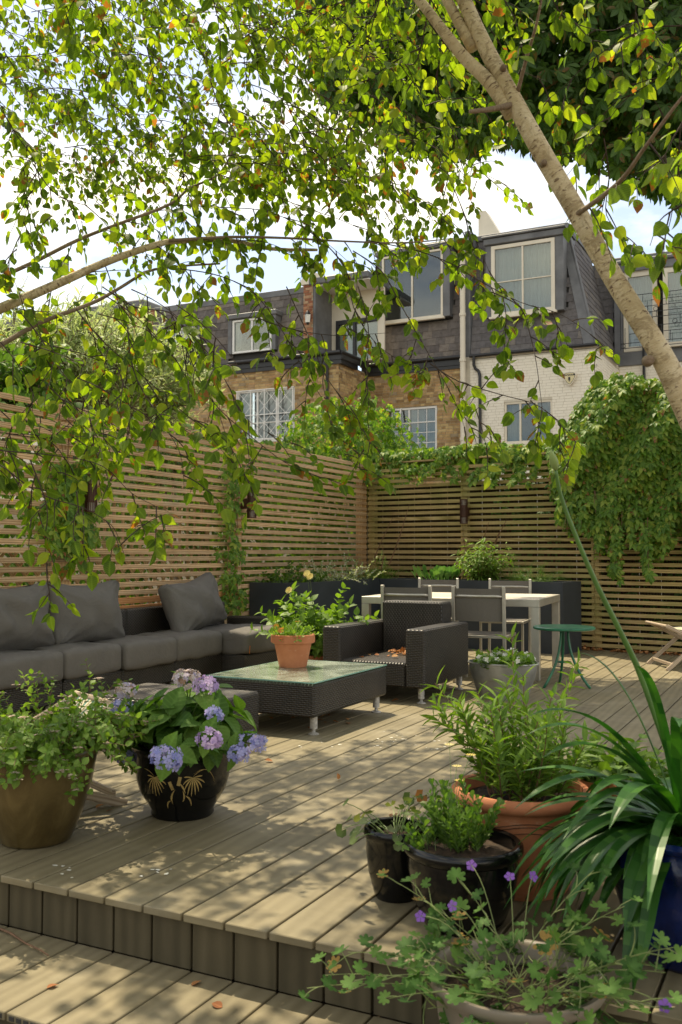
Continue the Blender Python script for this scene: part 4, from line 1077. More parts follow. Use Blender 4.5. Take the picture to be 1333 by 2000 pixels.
obj('eaves', MB().bx(XL2, XR2, YM - .05, YM + 1, zg2 - .3, zg2 + .02), M['black_iron'], hB)
wpx = (fx(905, 600, YM - .1)[0])
obj('soil_pipe', MB().tube([(wpx, YM - .14, 2.5), (wpx, YM - .14, fx(905, 480, YM)[1])], .075, 14), M['cream'], hB, 40)
for z in (4.2, 5.4, 6.35, 7.6): obj('pipe_collar', MB().lathe([(.078, -.04), (.092, -.04), (.092, .04), (.078, .04)], (wpx, YM - .14, z), 14), M['cream'], hB, 40)
obj('firebreak_wall', MB().bx(XR2 + .002, XR2 + .158, YM + .02, YM + 1.4, zg2, rz + .1, .005), M['lead'], hB)
obj('party_wall', MB().bx(XR2 + .002, XR2 + .158, YM + .01, YM + 1.4, -.4, zg2 - .003, .005), M['whitemortar'], hB)

# --- house C: white painted brick with hipped slate mansard
XL3, XR3 = XR2 + .16, fx(1164, 680, YM)[0]; zg3 = fx(1000, 689, YM)[1]
hC = thing('terraced_house', 'white painted brick house with dark slate mansard and one sash dormer', 'house', ((XL3 + XR3) / 2, YM + 2, -.4))
wx0, wz1 = fx(985, 786, YM); wx1, wz0 = fx(1080, 862, YM)
brick_wall(hC, (XL3, YM, b0), (1, 0, 0), (0, -1, 0), XR3 - XL3, zg3 - .07 - b0, [(wx0 - XL3, wx1 - XL3, wz0 - b0, wz1 - b0)], M['whitebrick'], M['whitemortar'], 220, proud=.009)
brick_wall(hC, (XR3, YM + .01, b0), (0, 1, 0), (1, 0, 0), 3.0, zg3 - .07 - b0, [], M['whitebrick'], M['whitemortar'], 60, proud=.009)
obj('wall_base', MB().bx(XL3, XR3, YM, YM + 6, -.4, b0 - .01), M['whitemortar'], hC)
window(hC, wx0, wx1, wz0, wz1, YM + .05, vs=(.33, .67), mat='cream', curtain=[(.0, .3), (.66, .9)])
obj('gutter', MB().tube([(XL3, YM - .08, zg3), (XR3 + .06, YM - .08, zg3), (XR3 + .08, YM + .02, zg3), (XR3 + .08, YM + 2.6, zg3 - .03)], .045, 10), M['black_iron'], hC, 40)
dx_, dz_ = fx(928, 712, YM)
obj('downpipe', MB().tube([(dx_, YM - .09, zg3 - .02), (dx_, YM - .09, zg3 - .25), (dx_ + .04, YM - .06, zg3 - .36), (dx_ + .12, YM - .06, zg3 - .42), (dx_ + .16, YM - .06, zg3 - .55), (dx_ + .16, YM - .06, 2.8)], .042, 10), M['black_iron'], hC, 40)
rz3 = fx(1090, 448, YM + .6)[1]; up = unit(A3(0, .62, rz3 - zg3)); Hs3 = (rz3 - zg3) / up[2]
dx0, dz1 = fx(960, 482, YM - .05); dx1, dz0 = fx(1085, 606, YM - .05)
hipx = fx(1108, 448, YM + .6)[0]; inset = XR3 - hipx
slate_roof(hC, (XL3, rly, zg3 + .03), (1, 0, 0), up, Hs3, lambda v: .02, lambda v: XR3 - XL3 - .16 - inset * v / Hs3, [(dx0 - XL3 - .15, dx1 - XL3 + .24, dz0 - zg3 - .02, 9)], M['slate'], .275, .21)
ups = unit(A3(-inset, 0, rz3 - zg3))
slate_roof(hC, (XR3 - .02, YM + .2, zg3 + .03), (0, 1, 0), ups, Hs3, lambda v: .62 * v / Hs3, lambda v: 3.2, [], M['slate'], .275, .21, nmax=120)
hip = MB(); a0 = A3(XR3 - .01, YM - .05, zg3 + .02); a1 = A3(hipx + .0, YM + .57, rz3)
hip.face([a0 + A3(-.28, -.01, 0), a0 + A3(.02, 0, 0), a1 + A3(.02, 0, 0), a1 + A3(-.20, -.01, 0)]); hip.face([a0 + A3(.02, 0, 0), a0 + A3(.02, .26, 0), a1 + A3(.02, .22, 0), a1 + A3(.02, 0, 0)])
obj('hip_flashing', hip, M['lead'], hC)
obj('roll_top', MB().tube([a0 + A3(.02, 0, 0), a1 + A3(.02, 0, 0)], .03, 8), M['lead'], hC, 40)
obj('dormer_cheeks', MB().bx(dx0 - .16, dx0 - .004, YM - .06, YM + 1, dz0, dz1 + .03, .004).bx(dx1 + .004, dx1 + .22, YM - .06, YM + 1, dz0, dz1 + .03, .004).bx(dx0 - .2, dx1 + .26, YM - .12, YM + 1.1, dz1 + .032, dz1 + .21, .02), M['lead'], hC)
window(hC, dx0, dx1, dz0, dz1, YM - .05, vs=(.5,), hs=(.48,), mat='cream', fr=.10, curtain=[(.04, .96)])
obj('dormer_roof', MB().bx(dx0 - .25, dx1 + .30, YM - .17, YM + 1.1, dz1 + .213, dz1 + .27, .015), M['lead'], hC)
obj('roof_capping', MB().bx(XL3 - .05, hipx + .04, YM + .52, YM + 4, rz3 - .02, rz3 + .13, .01), M['lead'], hC)
cx0, cz = fx(935, 470, YM + 1.5); cx1 = fx(992, 470, YM + 1.5)[0]; cz1 = fx(938, 412, YM + 1.5)[1]
obj('gable_wall', MB().prism([(cx0, rz3 - .3), (cx0, cz1), (cx0 + .22, cz1 - .02), (cx1, rz3 + .05), (cx1, rz3 - .3)], YM + 1.5, YM + 1.9), M['cream'], hC)

obj('eaves', MB().bx(XL3, XR3, YM + .0, YM + 1, zg3 - .085, zg3 + .02).bx(XR3 - .3, XR3 + .01, YM + .01, YM + 3, zg3 - .085, zg3 + .02), M['cream'], hC)
# alarm box
ax, az = fx(1113, 739, YM - .06)
al = thing('alarm_box', 'cream shield shaped alarm box on the white painted wall', 'alarm box', (ax, YM - .03, az - .2))
S_ = .185
shield = lambda k, dz=0: [(ax + k * x * S_, az + dz + k * z * S_) for x, z in ((-.92, .72), (-.6, .86), (0, .92), (.6, .86), (.92, .72), (.96, .45), (.85, .05), (.55, -.5), (.2, -.88), (0, -1.0), (-.2, -.88), (-.55, -.5), (-.85, .05), (-.96, .45))]
obj('body', MB().prism(shield(1.0), YM - .09, YM + .0), M['cream'], al)
obj('border', MB().prism(shield(.86), YM - .0925, YM - .0895), M['black_iron'], al)
obj('face_plate', MB().prism(shield(.80), YM - .095, YM - .092), simple('yellow_plate', (.66, .58, .34), .5), al)
def text_mesh(body, size):
    c = bpy.data.curves.new('lettering', 'FONT'); c.body = body; c.size = size; c.align_x = 'CENTER'; c.extrude = .001; c.offset = .0018
    o = bpy.data.objects.new('lettering', c); col.objects.link(o); dg = bpy.context.evaluated_depsgraph_get()
    me = bpy.data.meshes.new_from_object(o.evaluated_get(dg)); bpy.data.objects.remove(o); return me
me = text_mesh('BANHAM', .070); me.materials.clear(); me.materials.append(M['black_iron'])
o = bpy.data.objects.new('lettering', me); col.objects.link(o); o.parent = al
o.matrix_basis = Matrix.Translation((0, -.067, az + .062 - (az - .2))) @ Matrix.Rotation(math.pi / 2, 4, 'X')
obj('emblem', MB().bx(ax - .026, ax + .026, YM - .098, YM - .0955, az - .055, az + .03).bx(ax - .012, ax + .012, YM - .098, YM - .0955, az - .085, az - .06), M['black_iron'], al)

# --- house D: set back wing with french windows and iron balcony
Y4 = 25.0
XL4, XR4 = XR3, fx(1420, 690, Y4)[0] + 1.5
hD = thing('terraced_house', 'white house wing with curtained french windows behind a black iron balcony', 'house', ((XL4 + XR4) / 2, Y4 + 2, -.4))
zb4 = fx(1260, 712, Y4)[1]; zt4 = fx(1260, 500, Y4 + .4)[1]; X4 = fx(1218, 600, Y4)[0]
brick_wall(hD, (XL4, Y4, b0), (1, 0, 0), (0, -1, 0), XR4 - XL4, zb4 - b0, [], M['whitebrick'], M['whitemortar'], 60, proud=.009)
obj('wall_base', MB().bx(XL4, XR4, Y4, Y4 + 5, -.4, b0 - .01), M['whitemortar'], hD)
fz1 = fx(1240, 532, Y4)[1]; fz0 = fx(1240, 686, Y4)[1]
obj('lead_band', MB().bx(X4 - .25, XR4, Y4 - .06, Y4 + .02, zb4 + .003, fz0 - .02, .005).bx(X4 - .25, X4 - .02, Y4 - .04, Y4 + .6, fz0 - .018, fz1 + .02, .005).bx(X4 - .3, XR4, Y4 - .08, Y4 + 1.2, fz1 + .022, fz1 + .25, .01).bx(X4 - .34, XR4, Y4 - .14, Y4 + 1.2, fz1 + .253, fz1 + .36, .03).bx(X4 - .5, XR4, Y4 + .2, Y4 + 2, fz1 + .363, zt4, .02), M['lead'], hD)
obj('corner_wall', MB().bx(XL4 - 2.5, X4 - .27, Y4 + .5, Y4 + 2, zb4 - .2, zt4 - .05), M['lead'], hD)
slate_roof(hD, (XL4 - 1.8, Y4 - .0, zb4 + .1), (1, 0, 0), unit(A3(0, .12, 1)), zt4 - zb4 - .3, lambda v: 0, lambda v: X4 - .26 - XL4 + 1.8, [], M['slate'], .275, .22, nmax=60)
fw = (fx(1333, 600, Y4)[0] - X4) / .86
f1 = X4 + fw * .50
window(hD, X4, f1, fz0, fz1, Y4 + .02, mat='cream', fr=.13, sill=False, curtain=[(.1, .95)])
rc = obj('dark_opening_sheet', MB().bx(f1 + .003, f1 + fw * .1, Y4 + .3, Y4 + .35, fz0, fz1), M['dark_fill'], hD)  # dark sheet closing the gap between the doors, shade painted as colour
f2 = f1 + fw * .1
window(hD, f2, f2 + fw * .55, fz0, fz1 - .05, Y4 - .16, mat='cream', fr=.13, sill=False, curtain=[(.1, .95)])
window(hD, f2 + fw * .6, f2 + fw * 1.2, fz0, fz1, Y4 + .02, mat='cream', fr=.13, sill=False, curtain=[(.1, .95)])
obj('lintel', MB().bx(X4, XR4, Y4 - .03, Y4 + .1, fz1 + .002, fz1 + .02), M['cream'], hD)
bal = MB(); bx0, bx1, by = X4 - .02, X4 + fw * 1.6, Y4 - .35; hb = 1.5
rails = [fz0 + hb * k for k in (.02, .11, .28, .40, .56, .66, .77, .88, 1.0)]
for i, z in enumerate(rails):
    a = bx0 if i in (0, 1, 8, 6) else bx0 + (bx1 - bx0) * .04 * i
    bal.bar((a, by, z), (bx1, by, z), .016, .016)
bal.bar((bx0, by, fz0 - .02), (bx0, by, fz0 + hb), .02, .02); bal.bar((bx0 + .12, by, fz0), (bx0 + .12, by, fz0 + hb * .4), .016, .016)
for i in range(9):
    for k, (za, zb) in enumerate(zip(rails[1:], rails[2:])):
        x = bx0 + .25 + i * .36 + (k % 3) * .13
        if (i + k) % 2: bal.bar((x, by, za), (x, by, zb), .014, .014)
for i, (x, k) in enumerate([(.06, 0), (.95, 5), (.95, 2), (.5, 3), (1.9, 5), (1.9, 2), (1.45, 3)]):
    z = rails[k] + .07; bal.tube([(bx0 + x + .06 * math.cos(a * math.pi / 6), by, z + .06 * math.sin(a * math.pi / 6)) for a in range(13)], .008, 5)
obj('iron_balcony', bal, M['black_iron'], hD)
obj('downpipe', MB().tube([(XL4 + .72, Y4 - .1, zb4 + 1.6), (XL4 + .72, Y4 - .1, 2.5)], .04, 8), M['black_iron'], hD, 40)

# --- house E: far left, red brick with dark roof
YE = 23.5
ex0, ex1 = fx(-120, 700, YE)[0], fx(330, 700, YE)[0]; ez = fx(230, 612, YE)[1]
hE = thing('terraced_house', 'red brick house far left, mostly hidden by leaves, with a pale window', 'house', ((ex0 + ex1) / 2, YE + 2, -.4))
ea = fx(150, 700, YE)[0]
brick_wall(hE, (ea, YE, 3.), (1, 0, 0), (0, -1, 0), ex1 - ea, ez - 3., [], M['redbrick'], M['mortar'], 100)
obj('wall_base', MB().bx(ex0, ex1, YE, YE + 5, -.4, 2.99), M['mortar'], hE)
obj('upper_wall', MB().bx(ex0, ea - .01, YE + .01, YE + 5, 2.995, ez - .6), M['cream'], hE)
obj('roof', MB().bx(ex0 - .2, ex1 - 1.0, YE - .15, YE + 5, ez + .0, ez + .35, .05), M['lead'], hE)
wa, wb = fx(60, 700, YE)[0], fx(125, 700, YE)[0]
window(hE, wa, wb, fx(90, 720, YE)[1], fx(90, 655, YE)[1], YE - .03, vs=(.5,), mat='whitepaint', curtain=[(0, 1)])
obj('downpipe', MB().tube([(ea + .05, YE - .1, ez), (ea + .05, YE - .1, 3.5)], .07, 8), M['black_iron'], hE, 40)

# ------------------------------------------------------------------ pots
def pot(name, label, c, prof, mat, group=None, z0=0., sx=1., sy=1., soil=None, n=56, cat='potted plant', smooth=50):
    t = thing(name, label, cat, (c[0], c[1], z0), group=group)
    obj('pot', MB().lathe(prof, (c[0], c[1], z0), n, sx, sy), M[mat], t, smooth)
    rs, zs = soil if soil else (prof[-1][0], prof[-1][1])
    mb = MB(); k = 28
    rings = [(rs * f, zs + (U(0, .01))) for f in (1, .75, .45, .2)]
    for (ra, za), (rb, zb) in zip(rings, rings[1:]):
        for j in range(k):
            a0, a1 = 2 * math.pi * j / k, 2 * math.pi * (j + 1) / k; h = lambda a, r: .006 * math.sin(a * 5 + r * 40)
            mb.face([(c[0] + ra * math.cos(a0) * sx, c[1] + ra * math.sin(a0) * sy, z0 + za + h(a0, ra)), (c[0] + ra * math.cos(a1) * sx, c[1] + ra * math.sin(a1) * sy, z0 + za + h(a1, ra)),
                     (c[0] + rb * math.cos(a1) * sx, c[1] + rb * math.sin(a1) * sy, z0 + zb + h(a1, rb)), (c[0] + rb * math.cos(a0) * sx, c[1] + rb * math.sin(a0) * sy, z0 + zb + h(a0, rb))])
    r_, z_ = rings[-1]; mb.face([(c[0] + r_ * math.cos(2 * math.pi * j / k) * sx, c[1] + r_ * math.sin(2 * math.pi * j / k) * sy, z0 + z_ + .006 * math.sin(2 * math.pi * j / k * 5 + r_ * 40)) for j in range(k)])
    obj('soil', mb, M['soil'], t, True)
    return t
def C3(c, r, z0, z, k=.8):
    a = U(0, 6.28); q = r * k * math.sqrt(U(0, 1)); return A3(c[0] + q * math.cos(a), c[1] + q * math.sin(a), z0 + z), A3(math.cos(a), math.sin(a), 0), q / r
def flowers(par, tm, mats, mat, name, indiv=40): scatter(par, tm, mats, M[mat], indiv, name, name + '_mass')

# brown bronze pot with small-flowered shrub (left)
c = (-.19, .335); H = .367
t = pot('potted_shrub', 'bronze glazed pot with a bushy shrub of tiny pinkish flowers', c, [(0, 0), (.125, 0), (.138, .012), (.178, .11), (.212, .225), (.226, .31), (.228, .335), (.243, .344), (.245, .360), (.236, .370), (.214, .365), (.208, .325)], 'bronze', soil=(.21, .325))
ps, lv, fl = [], [], []
for i in range(150):
    p, d, q = C3(c, .19, 0, H - .03); out = unit(d * U(.35, 1.2) + A3(U(-.3, .3) , U(-.3, .3), 0)); up_ = U(.25, 1.5)
    s = curve(p, out + A3(0, 0, up_), U(.15, .34), U(.3, 1.0), .2, 9); ps.append(s)
    lv += leafy(s, rnd.randint(14, 22), .030, 1.0, start=.1, szvar=.4)
    for _ in range(2):
        a_, b_ = rnd.choice(along(s, 6, .3)); s2 = curve(a_, b_ + rdir() * .8 + A3(0, 0, .3), U(.07, .14), .5, .2, 5); ps.append(s2); lv += leafy(s2, 8, .026, 1.0)
        if rnd.random() < .30: fl.append((s2[-1], 1))
    if rnd.random() < .4: fl.append((s[-1], 1))
obj('stems', stems_mb(ps, .0016, .0008, 4), M['redstem'], t, kind='stuff')
scatter(t, T_OVATE, lv, M['leaf_fresh'], 260)
fm = []
for p, _ in fl:
    for k in range(16):
        a, r = U(0, 6.28), .016 * math.sqrt(U(0, 1)); fm.append(frame(p + A3(r * math.cos(a), r * math.sin(a), .004 - r * .25), (math.cos(a), math.sin(a), 0), A3(math.cos(a) * .5, math.sin(a) * .5, 1), .0062))
flowers(t, T_FIVE, fm, 'petal_pinkish', 'flower', 120)

# black pot with gold bamboo and hydrangea
c = (.095, .90)
t = pot('potted_hydrangea', 'black pot with painted gold bamboo holding a blue and lilac hydrangea', c, [(0, 0), (.126, 0), (.134, .010), (.131, .028), (.153, .062), (.183, .11), (.198, .165), (.205, .22), (.207, .26), (.215, .280), (.223, .290), (.223, .301), (.214, .308), (.196, .302), (.190, .265)], 'blackglaze', soil=(.192, .27))
def pot_r(z):
    pr = [(.131, .028), (.153, .062), (.183, .11), (.198, .165), (.205, .22), (.207, .26)]
    return float(np.interp(z, [q[1] for q in pr], [q[0] for q in pr]))
adir = math.atan2(CAM[1] - c[1], CAM[0] - c[0])
M['gold'] = simple('gold_painting', (.42, .30, .11), .45, metal=.2, var=.3, nscale=30)
def stroke(mb, pts, w, taper=True):
    "thin raised brush stroke on the pot wall; pts are (angle offset, height) in metres along the wall"
    n = len(pts); rows = []
    for i, (u, z) in enumerate(pts):
        du = pts[min(i + 1, n - 1)][0] - pts[max(i - 1, 0)][0]; dz = pts[min(i + 1, n - 1)][1] - pts[max(i - 1, 0)][1]; L_ = math.hypot(du, dz) + 1e-9
        ww = w * (math.sin(math.pi * (i + .35) / (n + .1)) if taper else 1)
        row = []
        for s in (-1, 1):
            uu, zz = u - dz / L_ * ww * s, (z + du / L_ * ww * s) * 1.1; r = pot_r(zz) + .0012; a = adir + uu / .19
            row.append((c[0] + r * math.cos(a), c[1] + r * math.sin(a), zz))
        rows.append(row)
    for a, b in zip(rows, rows[1:]): mb.face([a[0], a[1], b[1], b[0]])
gold = MB()
def bez(p0, p1, p2, n=9): return [((1 - t) ** 2 * p0[0] + 2 * t * (1 - t) * p1[0] + t * t * p2[0], (1 - t) ** 2 * p0[1] + 2 * t * (1 - t) * p1[1] + t * t * p2[1]) for t in [i / (n - 1) for i in range(n)]]
for cxx, mir in ((-.115, -1), (.038, 1)):
    for k, a in enumerate((-150, -128, -108, -92, -76, -60, -42, -22, 5, 175)):
        a = math.radians(a); l = (.050, .062, .070, .072, .070, .066, .062, .062, .045, .04)[k]
        stroke(gold, bez((cxx, .178), (cxx + l * .6 * math.cos(a), .182 + l * .45 * math.sin(a)), (cxx + l * math.cos(a) * .85, .178 + l * math.sin(a))), .0028)
    stroke(gold, bez((cxx, .18), (cxx + .02 * mir, .205), (cxx + mir * .05, .205)), .0012)
stroke(gold, bez((.038, .19), (.10, .235), (.135, .15), 12), .0010)
for (u, z, a, l) in ((-.052, .165, -1.2, .034), (-.018, .150, 1.35, .034)):
    stroke(gold, [(u, z), (u + l * math.cos(a) * .5, z + l * math.sin(a) * .5), (u + l * math.cos(a), z + l * math.sin(a))], .0065, False)
for p in (((-.03, .135), (-.055, .11), (-.045, .075)), ((-.05, .09), (-.075, .085), (-.075, .055)), ((0, .13), (.012, .10), (.0, .085)), ((.01, .11), (.035, .10), (.042, .065)), ((-.015, .16), (0, .15), (.01, .12))): stroke(gold, bez(*p), .0035)
obj('gold_bamboo_painting', gold, M['gold'], t)
heads = [((362, 1328), .052, 'petal_faded'), ((402, 1340), .048, 'petal_lilac'), ((246, 1350), .045, 'petal_faded'), ((322, 1482), .062, 'petal_blue'), ((408, 1446), .052, 'petal_lilac'),
         ((418, 1396), .034, 'petal_blue'), ((492, 1452), .060, 'petal_blue'), ((466, 1474), .042, 'petal_blue'), ((238, 1385), .050, 'petal_blue'), ((272, 1420), .028, 'petal_blue'), ((247, 1478), .040, 'petal_blue'), ((375, 1322), .036, 'petal_faded')]
deps = [4.05, 3.85, 4.0, 3.45, 3.6, 3.7, 3.8, 3.75, 4.15, 4.1, 4.1, 4.1]
ps, lv = [], []
for ((hx, hy), hr, mt), dpp in zip(heads, deps):
    p1 = dep(hx, hy, dpp); p0 = A3(c[0] + U(-.05, .05), c[1] + U(-.05, .05), .24); midp = (p0 + p1) / 2 + A3(0, 0, .06 if p1[2] < .4 else .02); 
    s = [p0 * (1 - t) ** 2 + 2 * t * (1 - t) * midp + t * t * p1 for t in np.linspace(0, 1, 8)]; ps.append(s)
    lv += [m_ for m_ in leafy(s, 4, .085, 1.1, 'opp', .2, .3, .1)]
    fmm = []
    hr *= .92
    for k in range(int(80 * (hr / .05) ** 1.6)):
        d = rdir(); d = unit(d + AX_F * -.2)
        if d[2] < -.55: continue
        fmm.append(frame(p1 + d * hr * 1.08 * U(.74, 1.1) * A3(1, 1, .8), np.cross(d, rdir()), d + rdir() * .35, U(.010, .017)))
    scatter(t, T_FLORET, fmm, M[mt], 0, 'flower_head', 'flower_head')
for i in range(34):
    a = U(0, 6.28); d = A3(math.cos(a), math.sin(a), 0); s = curve((c[0] + d[0] * .06, c[1] + d[1] * .06, .26), d * U(.3, 1.2) + A3(0, 0, 1), U(.14, .30), .4, .12, 6); ps.append(s)
    lv += leafy(s, 4, .112, 1.0, 'opp', .35, .3, .15)
obj('stems', stems_mb(ps, .0035, .0025, 6), M['stem'], t, True, kind='stuff')
scatter(t, T_HYD, lv, leafmat('hydrangea_leaf', [(.05, .12, .018), (.085, .17, .025), (.14, .24, .04)], None, .35, .55, 7, .25, .35), 300)

# terracotta with orange flowers on the coffee table
c = (-.735, 3.30); z0 = .3305
t = pot('potted_flower', 'small terracotta pot of orange daisies standing on the glass table', c, [(r * 1.12, z * 1.1) for r, z in [(0, 0), (.083, 0), (.086, .004), (.116, .150), (.132, .151), (.137, .156), (.137, .200), (.132, .205), (.120, .204), (.112, .175)]], 'terracotta', z0=z0, soil=(.127, .198), smooth=30)
ps, lv, fm = [], [], []
for i in range(75):
    p, d, q = C3(c, .125, z0, .195); s = curve(p, d * U(.2, 1.1) + A3(0, 0, U(.6, 1.3)), U(.05, .11), .6, .2, 6); ps.append(s); lv += leafy(s, 14, .026, .9, start=0)
    if i % 7 == 0: fm.append(frame(s[-1] + A3(0, 0, .008), rdir() * A3(1, 1, .2), A3(U(-.4, .4), -.3, 1), .022))
obj('stems', stems_mb(ps, .0015, .001, 4), M['stem'], t, kind='stuff'); scatter(t, T_SPOON, lv, M['leaf_fresh'], 150); flowers(t, T_DAISY, fm, 'petal_orange', 'flower')

# dahlia behind
c = (-1.30, 4.70)
t = pot('potted_dahlia', 'terracotta pot behind the coffee table with three yellow dahlias', c, [(0, 0), (.10, 0), (.135, .13), (.140, .215), (.150, .22), (.162, .235), (.158, .255), (.145, .26), (.13, .255), (.125, .22)], 'terracotta', soil=(.127, .225))
ps, lv, fm = [], [], []
for i in range(80):
    p, d, q = C3(c, .12, 0, .22); s = curve(p, d * U(.1, 1.2) + A3(0, 0, 1), U(.25, .66), .35, .14, 8); ps.append(s); lv += leafy(s, 12, .068, .9, 'opp', .15)
for (hx, hy) in ((565, 1153), (600, 1120), (606, 1126)):
    p1 = dep(hx, hy, 7.75); s = [A3(c[0], c[1], .3) * (1 - u) + p1 * u for u in np.linspace(0, 1, 6)]; ps.append(s)
    for k in range(4): fm.append(frame(p1 + A3(0, 0, .004 * k), (math.cos(k * .3), math.sin(k * .3), 0), -AX_F + A3(0, 0, .6), .034 - .006 * k))
obj('stems', stems_mb(ps, .0025, .0015, 5), M['stem'], t, kind='stuff'); scatter(t, T_OVATE, lv, M['leaf_fresh'], 220); flowers(t, T_DAISY, fm, 'petal_yellow', 'flower')

# galvanised tub
c = (.33, 4.72)
t = pot('planted_tub', 'oval galvanised tub of white flowers on the deck', c, [(0, 0), (.20, 0), (.205, .01), (.25, .14), (.255, .145), (.26, .15), (.283, .265), (.288, .262), (.294, .27), (.290, .279), (.282, .277), (.276, .23)], 'zinc', sx=.95, sy=.72, soil=(.275, .235))
ps, lv, fm = [], [], []
for i in range(75):
    p, d, q = C3(c, .26, 0, .235); s = curve(p, d * U(.1, .7) + A3(0, 0, 1), U(.05, .12), .3, .2, 5); ps.append(s); lv += leafy(s, 8, .05, 1., start=0)
    if i % 3 == 0: fm.append(frame(s[-1] + A3(0, 0, .01), rdir(), -AX_F + A3(0, 0, .8) + rdir() * .5, .026))
obj('stems', stems_mb(ps, .0015, .001, 4), M['stem'], t, kind='stuff'); scatter(t, T_OVATE, lv, M['leaf_fresh'], 150); flowers(t, T_FIVE, fm, 'petal_white', 'flower')

# big terracotta with tall leafy stems
c = (1.64, .70)
tprof = [(0, 0), (.150, 0), (.165, .03), (.192, .18), (.205, .27), (.206, .283), (.222, .287), (.234, .300), (.234, .318), (.222, .332), (.205, .330), (.198, .29)]
t = pot('potted_perennial', 'large terracotta pot with tall leafy willow-like stems', c, tprof, 'terracotta', soil=(.2, .285))
ps, lv = [], []
for i in range(34):
    p, d, q = C3(c, .14, 0, .28); s = curve(p, d * U(.05, .6) * (q + .3) + A3(0, 0, 1), U(.16, .42), .12, .10, 10); ps.append(s)
    lv += leafy(s, rnd.randint(14, 20), .064, .75, 'opp', .12, .25, .1, grow=-.2, flat=.35)
for (hx, hy, dd) in ((850, 1335, 3.5), (845, 1400, 3.45), (1000, 1240, 3.9), (1130, 1290, 4.0), (900, 1385, 3.5)):
    p1 = dep(hx, hy, dd); p0 = A3(c[0] + U(-.08, .02), c[1], .28); md = (p0 + p1) / 2 + A3(.02, 0, .03); s = [p0 * (1 - u) ** 2 + 2 * u * (1 - u) * md + u * u * p1 for u in np.linspace(0, 1, 10)]; ps.append(s)
    lv += leafy(s, 20, .070, .8, 'opp', .1, .2, .1, flat=.35)
obj('stems', stems_mb(ps, .0028, .0015, 5), M['redstem'], t, kind='stuff')
scatter(t, T_LANCE, [m_ for m_ in lv], M['leaf_fresh'], 300)
mb = MB()
for k, z in enumerate((.245, .235, .215)): mb.tube([(c[0] + (.2065 - .0012 * k * 2) * math.cos(a * .11 + 3.8), c[1] + (.2065 - .0012 * k * 2) * math.sin(a * .11 + 3.8), z - .014 * math.sin(a / 24 * 6.28 * 1.5)) for a in range(25)], .0011, 4)
obj('scratched_lines', mb, M['twig'], t)
# second terracotta
c = (1.86, 1.12)
t = pot('potted_plant', 'terracotta pot half hidden behind the strap-leaved plant', c, [(r * .62, z * .9) for r, z in tprof], 'terracotta', soil=(.124, .26))
ps, lv = [], []
for i in range(30):
    p, d, q = C3(c, .1, 0, .26); s = curve(p, d * U(.1, 1) + A3(0, 0, 1), U(.1, .24), .4, .15, 7); ps.append(s); lv += leafy(s, 10, .05, .9)
obj('stems', stems_mb(ps, .002, .001, 4), M['stem'], t, kind='stuff'); scatter(t, T_OVATE, lv, M['leaf_fresh'], 80)
# third terracotta bit, right
c = (2.02, .98)
t = pot('potted_plant', 'terracotta pot deepest in the group, just left of the blue pot', c, [(r * .6, z * .95) for r, z in tprof], 'terracotta', soil=(.12, .27))
lv = []
for i in range(16):
    p, d, q = C3(c, .1, 0, .27); s = curve(p, d * U(.2, 1) + A3(0, 0, 1), U(.1, .2), .4, .15, 7); lv += leafy(s, 10, .045, .9)
scatter(t, T_OVATE, lv, M['leaf_mid'], 60)

# black glazed pots
c = (1.575, .30)
bp = lambda k, h: [(0, 0), (.115 * k, 0), (.125 * k, .012 * h), (.158 * k, .09 * h), (.172 * k, .17 * h), (.170 * k, .205 * h), (.180 * k, .212 * h), (.187 * k, .225 * h), (.185 * k, .240 * h), (.176 * k, .248 * h), (.162 * k, .244 * h), (.156 * k, .205 * h)]
t = pot('potted_daisy', 'larger glossy black pot with a feathery daisy plant', c, bp(.98, 1.0), 'blackglaze', soil=(.153, .21))
ps, lv, fm = [], [], []
for i in range(40):
    p, d, q = C3((c[0] - .0, c[1] + .02), .08, 0, .21); s = curve(p, d * U(.05, .6) + A3(-.05, 0, 1), U(.08, .22), .1, .14, 8); ps.append(s)
    lv += leafy(s, 26, .026, .75, start=.05, flat=.4)
for i in range(14):
    s = curve((c[0] - .10 + U(-.03, .03), c[1] - .03 + U(-.03, .03), .21), A3(U(-1, .2), U(-.6, .3), .6), U(.05, .10), .5, .2, 5); ps.append(s); lv += leafy(s, 9, .028, .8)
for (hx, hy) in ((878, 1455), (920, 1475), (893, 1497), (898, 1525)):
    p1 = dep(hx, hy, 3.05); p0 = A3(c[0] - .04, c[1] + .02, .3); s = [p0 * (1 - u) + p1 * u + A3(0, 0, .02 * math.sin(u * 3)) for u in np.linspace(0, 1, 6)]; ps.append(s); fm.append(frame(p1, (1, 0, 0), (0, 0, 1), .018))
obj('stems', stems_mb(ps, .0014, .0008, 4), M['stem'], t, kind='stuff'); scatter(t, T_SPOON, lv, M['leaf_mid'], 200); flowers(t, T_DAISY, fm, 'petal_yellow', 'flower')
c = (1.305, .415)
t = pot('potted_violet', 'smaller glossy black pot with heart-shaped wilting leaves', c, bp(.58, .92), 'blackglaze', soil=(.09, .19))
ps, lv = [], []
for i in range(34):
    p, d, q = C3(c, .07, 0, .19); s = curve(p, d * U(.2, 1.2) + A3(0, 0, 1), U(.06, .16), 1.0, .1, 6); ps.append(s)
    lv.append(frame(s[-1], unit(s[-1] - s[-2]) * .6 + A3(U(-.3, .3), U(-.3, .3), -.4), A3(d[0] * .6, d[1] * .6, .8) + rdir() * .4, U(.026, .042)))
